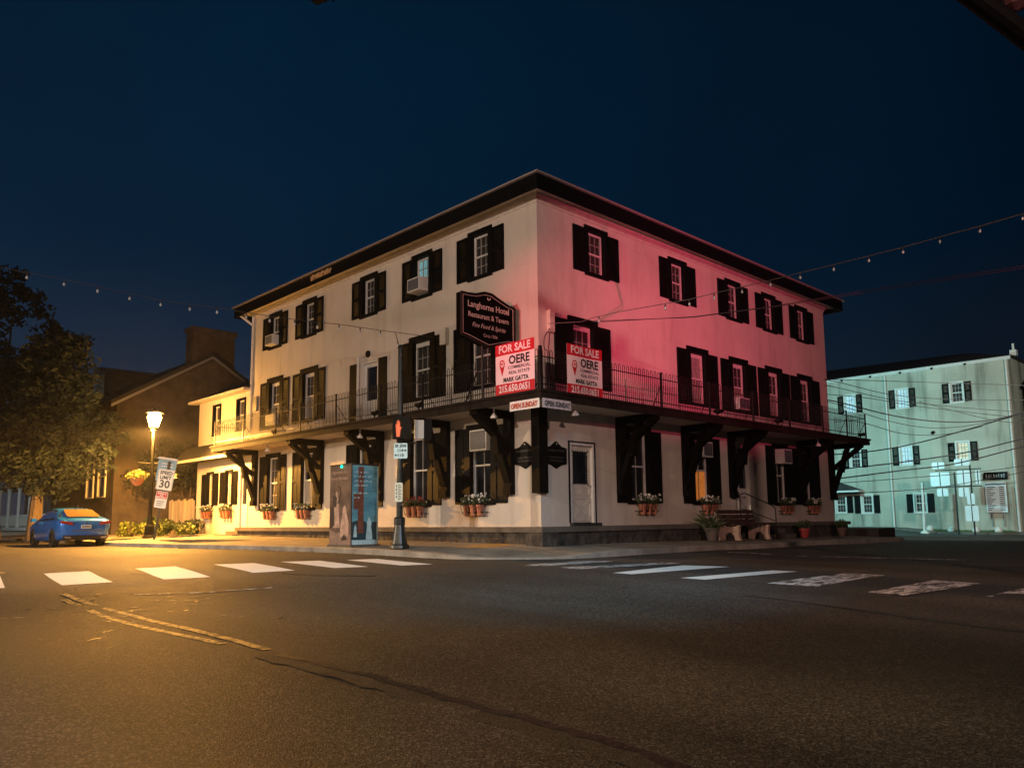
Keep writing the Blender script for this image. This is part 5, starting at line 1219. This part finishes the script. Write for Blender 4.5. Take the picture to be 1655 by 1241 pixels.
    b2 = MB(); b2.box((-2.375, -.5, .60), (-2.33, .5, .615), C); b2.build('chrome_strip', M['chrome'], c)
    b2 = MB(); b2.box((-2.37, -.17, .67), (-2.34, .17, .80), C); pl = b2.build('number_plate', M['plate'], c)
    b2 = MB()
    for i in range(7): b2.box((-2.376, -.14 + i * .042, .705), (-2.371, -.11 + i * .042, .765), C)
    b2.build('plate_marks', M['signgrey'], pl)
    b2 = MB(); b2.tube(C(-2.37, 0, .88), C(-2.33, 0, .88), .035, n=10); b2.build('badge', M['chrome'], c)
    for s in (1, -1):
        b2 = MB(); b2.prism([(s * .52, .30), (s * .72, .32), (s * .72, .39), (s * .5, .37)], -2.40, -2.3, lambda y, z, x: C(x, y, z)); b2.build('exhaust_tip', M['chrome'], c)
    b2 = MB(); b2.prism([(-1.0, 1.46), (-1.2, 1.46), (-1.16, 1.54)], -.012, .012, lambda x, z, y: C(x, y, z)); b2.build('roof_antenna', M['trimdark'], c)
    return c
car = build_car()

# ------------------------------------------------------------------ vegetation
def tree(name, lb, base, h, crowns, nleaf, trunk_r, grp=None, leaf=.14, m='leaftree', seed=1):
    rnd = random.Random(seed); x, y = base; z = T(x, y) + .1
    t = thing(name, lb, 'tree', (x, y, z), grp)
    b = MB(); top = Vector((x + .2, y, z + h * .6)); pr = Vector((x, y, z)); r = trunk_r
    for i in range(1, 6):
        q = Vector((x, y, z)).lerp(top, i / 5) + Vector((rnd.uniform(-.12, .12), rnd.uniform(-.12, .12), 0)); b.tube(pr, q, r, r * .82, n=10); pr = q; r *= .82
    for (cx_, cy__, cz_, rx, ry, rz) in crowns:
        s0 = Vector((x, y, z)).lerp(top, rnd.uniform(.35, .9)); c_ = Vector((x + cx_, y + cy__, z + cz_))
        mid = s0.lerp(c_, .5) + Vector((0, 0, -.3)); b.tube(s0, mid, r * .8, r * .5, n=6); b.tube(mid, c_, r * .5, r * .2, n=6)
    b.build('trunk', M['bark'], t)
    b = MB(); tot = sum(a[3] * a[4] * a[5] for a in crowns)
    for (cx_, cy__, cz_, rx, ry, rz) in crowns:
        c_ = Vector((x + cx_, y + cy__, z + cz_)); k = int(nleaf * rx * ry * rz / tot); cl = max(4, k // 60)
        for _ in range(cl):
            d = Vector((rnd.gauss(0, 1), rnd.gauss(0, 1), rnd.gauss(0, 1))).normalized() * rnd.uniform(.5, 1.08)
            q = c_ + Vector((d.x * rx, d.y * ry, d.z * rz)); s = rnd.uniform(.35, .75)
            leafcloud(b, q, (s, s, s * .7), 60, leaf, rnd=rnd)
    b.build('crown', M[m], t, fix=False)
    return t
def onground(px, D):
    p = pd(px, 860, D); return (p.x, p.y)
b1 = onground(55, 35); b2 = onground(-12, 37); b3 = onground(172, 43); b4 = onground(268, 40)
tree('street_tree', 'broad dark tree behind the blue car', b1, 9.3, [(.5, .4, 7.0, 1.5, 1.5, 2.2), (1.3, 1.2, 4.8, 1.6, 1.7, 1.8), (-.6, -.4, 4.2, 1.9, 1.9, 1.7), (.9, .7, 8.7, .7, .7, 1.0), (.4, .4, 2.9, 1.6, 1.7, .9)], 17000, .34, 'trees along the main street', seed=3)
tree('street_tree', 'tallest dark tree at the left edge', b2, 12.0, [(0, 0, 9.6, 2.0, 2.0, 3.0), (.5, .5, 6.5, 2.4, 2.4, 2.4), (-.5, -.5, 4.6, 2.2, 2.2, 1.6), (.2, .2, 12.0, 1.0, 1.0, 1.4)], 13000, .36, 'trees along the main street', seed=4)
tree('street_tree', 'lower tree between the blue car and the gabled house windows', b3, 6.6, [(-.6, 0, 5.6, 1.6, 1.6, 1.3), (.5, 0, 6.6, 1.5, 1.5, 1.2), (0, 0, 4.6, 1.8, 1.8, .9)], 7000, .2, 'trees along the main street', seed=5)
tree('small_tree', 'small dark tree behind the street lamp and the board fence', (-26.2, 1.2), 4.2, [(0, -.6, 3.6, 1.2, 1.6, 1.1), (.3, 1.2, 3.3, 1.1, 1.4, 1.0), (0, -2.0, 3.2, .9, 1.0, .9)], 5000, .1, seed=6, leaf=.09)
for (x, y, s, lb, m, nn) in ((-20.6, -2.2, .75, 'yellow green leafy shrub between the blue car and the lamp base', 'leafyel', 1300), (-21.8, -2.9, .7, 'yellow green shrub nearest the rear of the blue car', 'leafyel', 1100), (-19.6, -1.4, .6, 'yellow green shrub right of the lamp base', 'leafyel', 900), (-23.8, -1.2, 1.0, 'darker shrub in front of the gabled house', 'leafdark', 1500), (-21.5, -.6, .8, 'dark shrub in front of the board fence', 'leafdark', 1000)):
    t = thing('shrub', lb, 'shrub', (x, y, T(x, y) + .15), 'shrubs around the street lamp'); b = MB()
    for i in range(8): b.tube((x, y, T(x, y) + .15), (x + random.uniform(-.4, .4) * s, y + random.uniform(-.4, .4) * s, T(x, y) + .15 + .7 * s), .012, n=4)
    b.build('stem', M['bark'], t); b = MB()
    for i in range(10): leafcloud(b, (x + random.uniform(-.6, .6) * s, y + random.uniform(-.5, .5) * s, T(x, y) + .2 + s * random.uniform(.2, .75)), (.35 * s, .35 * s, .3 * s), nn // 10, .07)
    b.build('foliage', M[m], t, fix=False)

# ------------------------------------------------------------------ cables and festoon bulbs
def festoon(lb, pts, bulbs, m, r=.012, name='string_lights', grp='festoon light strings over the crossing'):
    P3 = [pd(*p) for p in pts]
    t = thing(name, lb, 'string lights' if bulbs else 'cable', P3[0], grp)
    b = MB(); b.path(P3, r, 5); b.build('cable', m, t)
    for q in bulbs:
        c = pd(*q); b = MB(); s = q[2] / 22
        b.lathe(c, [(.018 * s, .0), (.018 * s, -.07 * s)], 8); b.build('socket', M['wire'], t)
        b = MB(); b.lathe(c - Vector((0, 0, .07 * s)), [(.014 * s, 0), (.034 * s, -.04 * s), (.03 * s, -.075 * s), (.01 * s, -.095 * s)], 8); b.build('bulb', M['bulb'], t, smooth=True)
    return t
def lerpD(x, x0, D0, x1, D1): return D0 + (D1 - D0) * (x - x0) / (x1 - x0)
lf = [(-30, 428), (0, 432), (44, 441), (104, 452), (158, 463), (210, 475), (260, 485), (307, 492), (351, 497), (398, 505), (436, 511), (476, 516), (513, 521), (548, 524), (582, 529), (615, 534), (640, 537), (700, 545)]
DL_ = lambda x: lerpD(x, 0, 21, 700, 23.4)
festoon('left string of clear bulbs sagging across the front of the hotel', [(x, y, DL_(x)) for x, y in lf], [(x, y + 1, DL_(x)) for x, y in ((44, 441), (104, 452), (158, 463), (210, 475), (260, 485), (307, 492), (351, 497), (398, 505), (436, 511), (476, 516), (513, 521), (548, 524), (582, 529), (615, 534))], M['wire'], r=.009)
festoon('short drop wire with a bulb tied to the top of the signal pole', [(639, 537, 22.6), (643, 553, 21.5), (649, 574, 19.9)], [(643, 552, 21.5)], M['wirepale'])
rf = [(886, 523), (940, 520), (957, 514), (1000, 504), (1075, 491), (1114, 484), (1154, 474), (1199, 464), (1245, 453), (1293, 441), (1347, 428), (1404, 414), (1459, 400), (1519, 383), (1583, 366), (1652, 346), (1760, 318)]
DR_ = lambda x: lerpD(x, 886, 21, 1655, 10.5)
festoon('right string of red tinted bulbs rising from the hotel corner over the side street', [(x, y, DR_(x)) for x, y in rf], [(x, y + 1, DR_(x)) for x, y in ((968, 511), (1075, 491), (1114, 484), (1154, 474), (1199, 464), (1245, 453), (1293, 441), (1347, 428), (1404, 414), (1459, 400), (1519, 383), (1583, 366), (1652, 346))], M['wirepale'], r=.009)
for j, (ya, yb) in enumerate(((521, 470), (519, 474))):
    festoon('upper plain service wire running right from the hotel corner' if j == 0 else 'lower plain service wire running right from the hotel corner', [(957, ya, 21), (1120, 512 - j * -1, 20), (1250, (495, 496)[j], 19), (1394, yb, 18), (1700, yb - 48, 15)], [], M['wire'], r=.008, name='service_wire', grp='plain service wires at the hotel corner')
def rb_(x, y): return (x * .258 + 1330, y * .258 + 560)
WL = [[(20, 205), (600, 222), (1165, 240), (1500, 255)], [(60, 215), (420, 300), (800, 330), (1165, 335), (1500, 330)], [(30, 245), (420, 330), (800, 375), (1170, 405), (1500, 430)], [(30, 300), (300, 325), (600, 375), (1180, 440), (1500, 470)],
      [(60, 340), (430, 430), (740, 470), (1040, 463), (1300, 400)], [(30, 345), (430, 470), (740, 510), (1100, 462), (1400, 380)], [(240, 475), (500, 545), (760, 550), (1000, 500)], [(270, 660), (600, 602), (1100, 462), (1400, 360)],
      [(140, 765), (600, 710), (900, 662), (1200, 590), (1500, 510)], [(100, 825), (500, 775), (820, 735), (1200, 640), (1500, 560)], [(100, 855), (820, 800), (1200, 755), (1500, 700)], [(240, 915), (600, 895), (830, 865), (1210, 795), (1500, 730)], [(600, 345), (1040, 455), (1260, 480), (1500, 500)]]
WN = ['topmost utility wire, nearly level', 'second utility wire from the top', 'third utility wire from the top', 'fourth utility wire dipping to the right', 'sagging utility wire meeting the thick cable', 'lowest sagging wire of the upper bunch', 'short loose wire ending mid wall', 'thick cable rising steeply to the right', 'thick cable over the middle windows', 'thin wire just under the thick middle cable', 'utility wire crossing at directory height', 'lowest utility wire above the ground floor windows', 'wire crossing the bunch downward to the right']
for pts, nm in zip(WL, WN):
    q = [(*rb_(x, y), 33) for x, y in pts]
    if q[0][0] < 1400: q = [(q[0][0] - 60, q[0][1] + (q[0][1] - q[1][1]) * .3, 34)] + q
    thick = 'thick' in nm
    # smooth the polyline (Catmull-Rom)
    sm = []
    for i in range(len(q) - 1):
        p0 = q[max(0, i - 1)]; p1 = q[i]; p2 = q[i + 1]; p3 = q[min(len(q) - 1, i + 2)]
        for k in range(6):
            t_ = k / 6; sm.append(tuple(.5 * ((2 * b_) + (-a_ + c_) * t_ + (2 * a_ - 5 * b_ + 4 * c_ - d_) * t_ ** 2 + (-a_ + 3 * b_ - 3 * c_ + d_) * t_ ** 3) for a_, b_, c_, d_ in zip(p0, p1, p2, p3)))
    sm.append(q[-1])
    festoon(nm + ' in front of the green building', sm, [], M['wire'], r=.026 if thick else .014, name='utility_wire', grp='utility wires in front of the green building')

# ------------------------------------------------------------------ traffic signals on a mast arm near the camera
def signal_head(name, lb, c, facing, red=True):
    f = Vector(facing).normalized(); s = Vector((-f.y, f.x, 0)); c = Vector(c); t = thing(name, lb, 'traffic signal', c, 'traffic signals over the crossing')
    X = lambda a, z, h: c + s * a + Vector((0, 0, z)) + f * h
    b = MB(); b.prism([(-.18, -.55), (.18, -.55), (.18, .55), (-.18, .55)], -.1, .1, X); b.build('housing', M['black'], t)
    for i in range(3):
        b = MB(); b.tube(X(0, .36 - i * .36, .1), X(0, .36 - i * .36, .12), .1, n=16); b.build('lens', M['redlens'] if i == 0 and red else M['glass'], t)
        b = MB(); n_ = 10
        for k in range(n_):
            a0, a1 = -.5 + (math.pi + 1) * k / n_, -.5 + (math.pi + 1) * (k + 1) / n_
            b.add([X(.12 * math.cos(a0), .36 - i * .36 + .12 * math.sin(a0), .1), X(.12 * math.cos(a1), .36 - i * .36 + .12 * math.sin(a1), .1), X(.12 * math.cos(a1), .36 - i * .36 + .12 * math.sin(a1), .3), X(.12 * math.cos(a0), .36 - i * .36 + .12 * math.sin(a0), .3)], [(0, 1, 2, 3)])
        b.build('visor_or_cutoff', M['black'], t)
ma = thing('mast_arm', 'black mast arm cutting across the upper right corner of the frame', 'mast arm', (17.5, -6.0, 0))
pA, pB = pd(1520, -45, 9.0), pd(1700, 92, 9.6)
d_ = (pB - pA).normalized()
b = MB(); b.tube(pA - d_ * 3.0, pB + d_ * 2.4, .11, .14, n=12); b.build('arm', M['black'], ma)
b = MB(); e_ = pB + d_ * 2.4; b.tube((e_.x, e_.y, T(e_.x, e_.y)), e_ + Vector((0, 0, .2)), .15, .13, n=12); b.build('mast', M['black'], ma)
b = MB(); c_ = pd(1640, 2, 9.3); b.lathe(c_, [(.02, -.13), (.14, -.08), (.16, .05), (.05, .16)], 12); b.build('camera_dome', mat('dim_red_dome', (.10, .04, .04), .3), ma)
signal_head('traffic_signal', 'dark traffic signal just peeking in at the top edge of the frame', pd(524, -84, 8.5) , (-.3, .9, 0), False)

# out-of-frame red signal for the side wall; added plate cuts light below the deck
sc_ = Vector((13.0, 2.6, 5.4)); f_ = Vector((-13.0, 6.4, 0)).normalized(); l_ = Vector((-f_.y, f_.x, 0))
st = thing('traffic_signal', 'red traffic signal with an added plate cutting its light, facing the hotel side wall', 'traffic signal', sc_, 'traffic signals over the crossing')
X_ = lambda a, z, h: sc_ + l_ * a + Vector((0, 0, z)) + f_ * h
b = MB(); b.prism([(-.18, -.9), (.18, -.9), (.18, .2), (-.18, .2)], -.3, -.06, X_); b.build('housing', M['black'], st)
b = MB(); b.prism([(-.6, -.052), (.6, -.052), (.6, -.042), (-.6, -.042)], -.05, .5, X_); b.build('visor_or_cutoff', M['black'], st)

# ------------------------------------------------------------------ thin volume added to give the street lamp a glow
hm = bpy.data.materials.new('lamp_glow_haze'); hm.use_nodes = True; hn = hm.node_tree; hn.nodes.clear()
ho = hn.nodes.new('ShaderNodeOutputMaterial'); hv = hn.nodes.new('ShaderNodeVolumePrincipled')
hv.inputs['Color'].default_value = (.8, .85, .9, 1); hv.inputs['Density'].default_value = .00035; hv.inputs['Anisotropy'].default_value = .7
hn.links.new(hv.outputs[0], ho.inputs['Volume'])
b = MB(); b.box((-640, -640, -2), (640, 640, 16)); o = b.build('lamp_glow_haze', hm); o['kind'] = 'stuff'
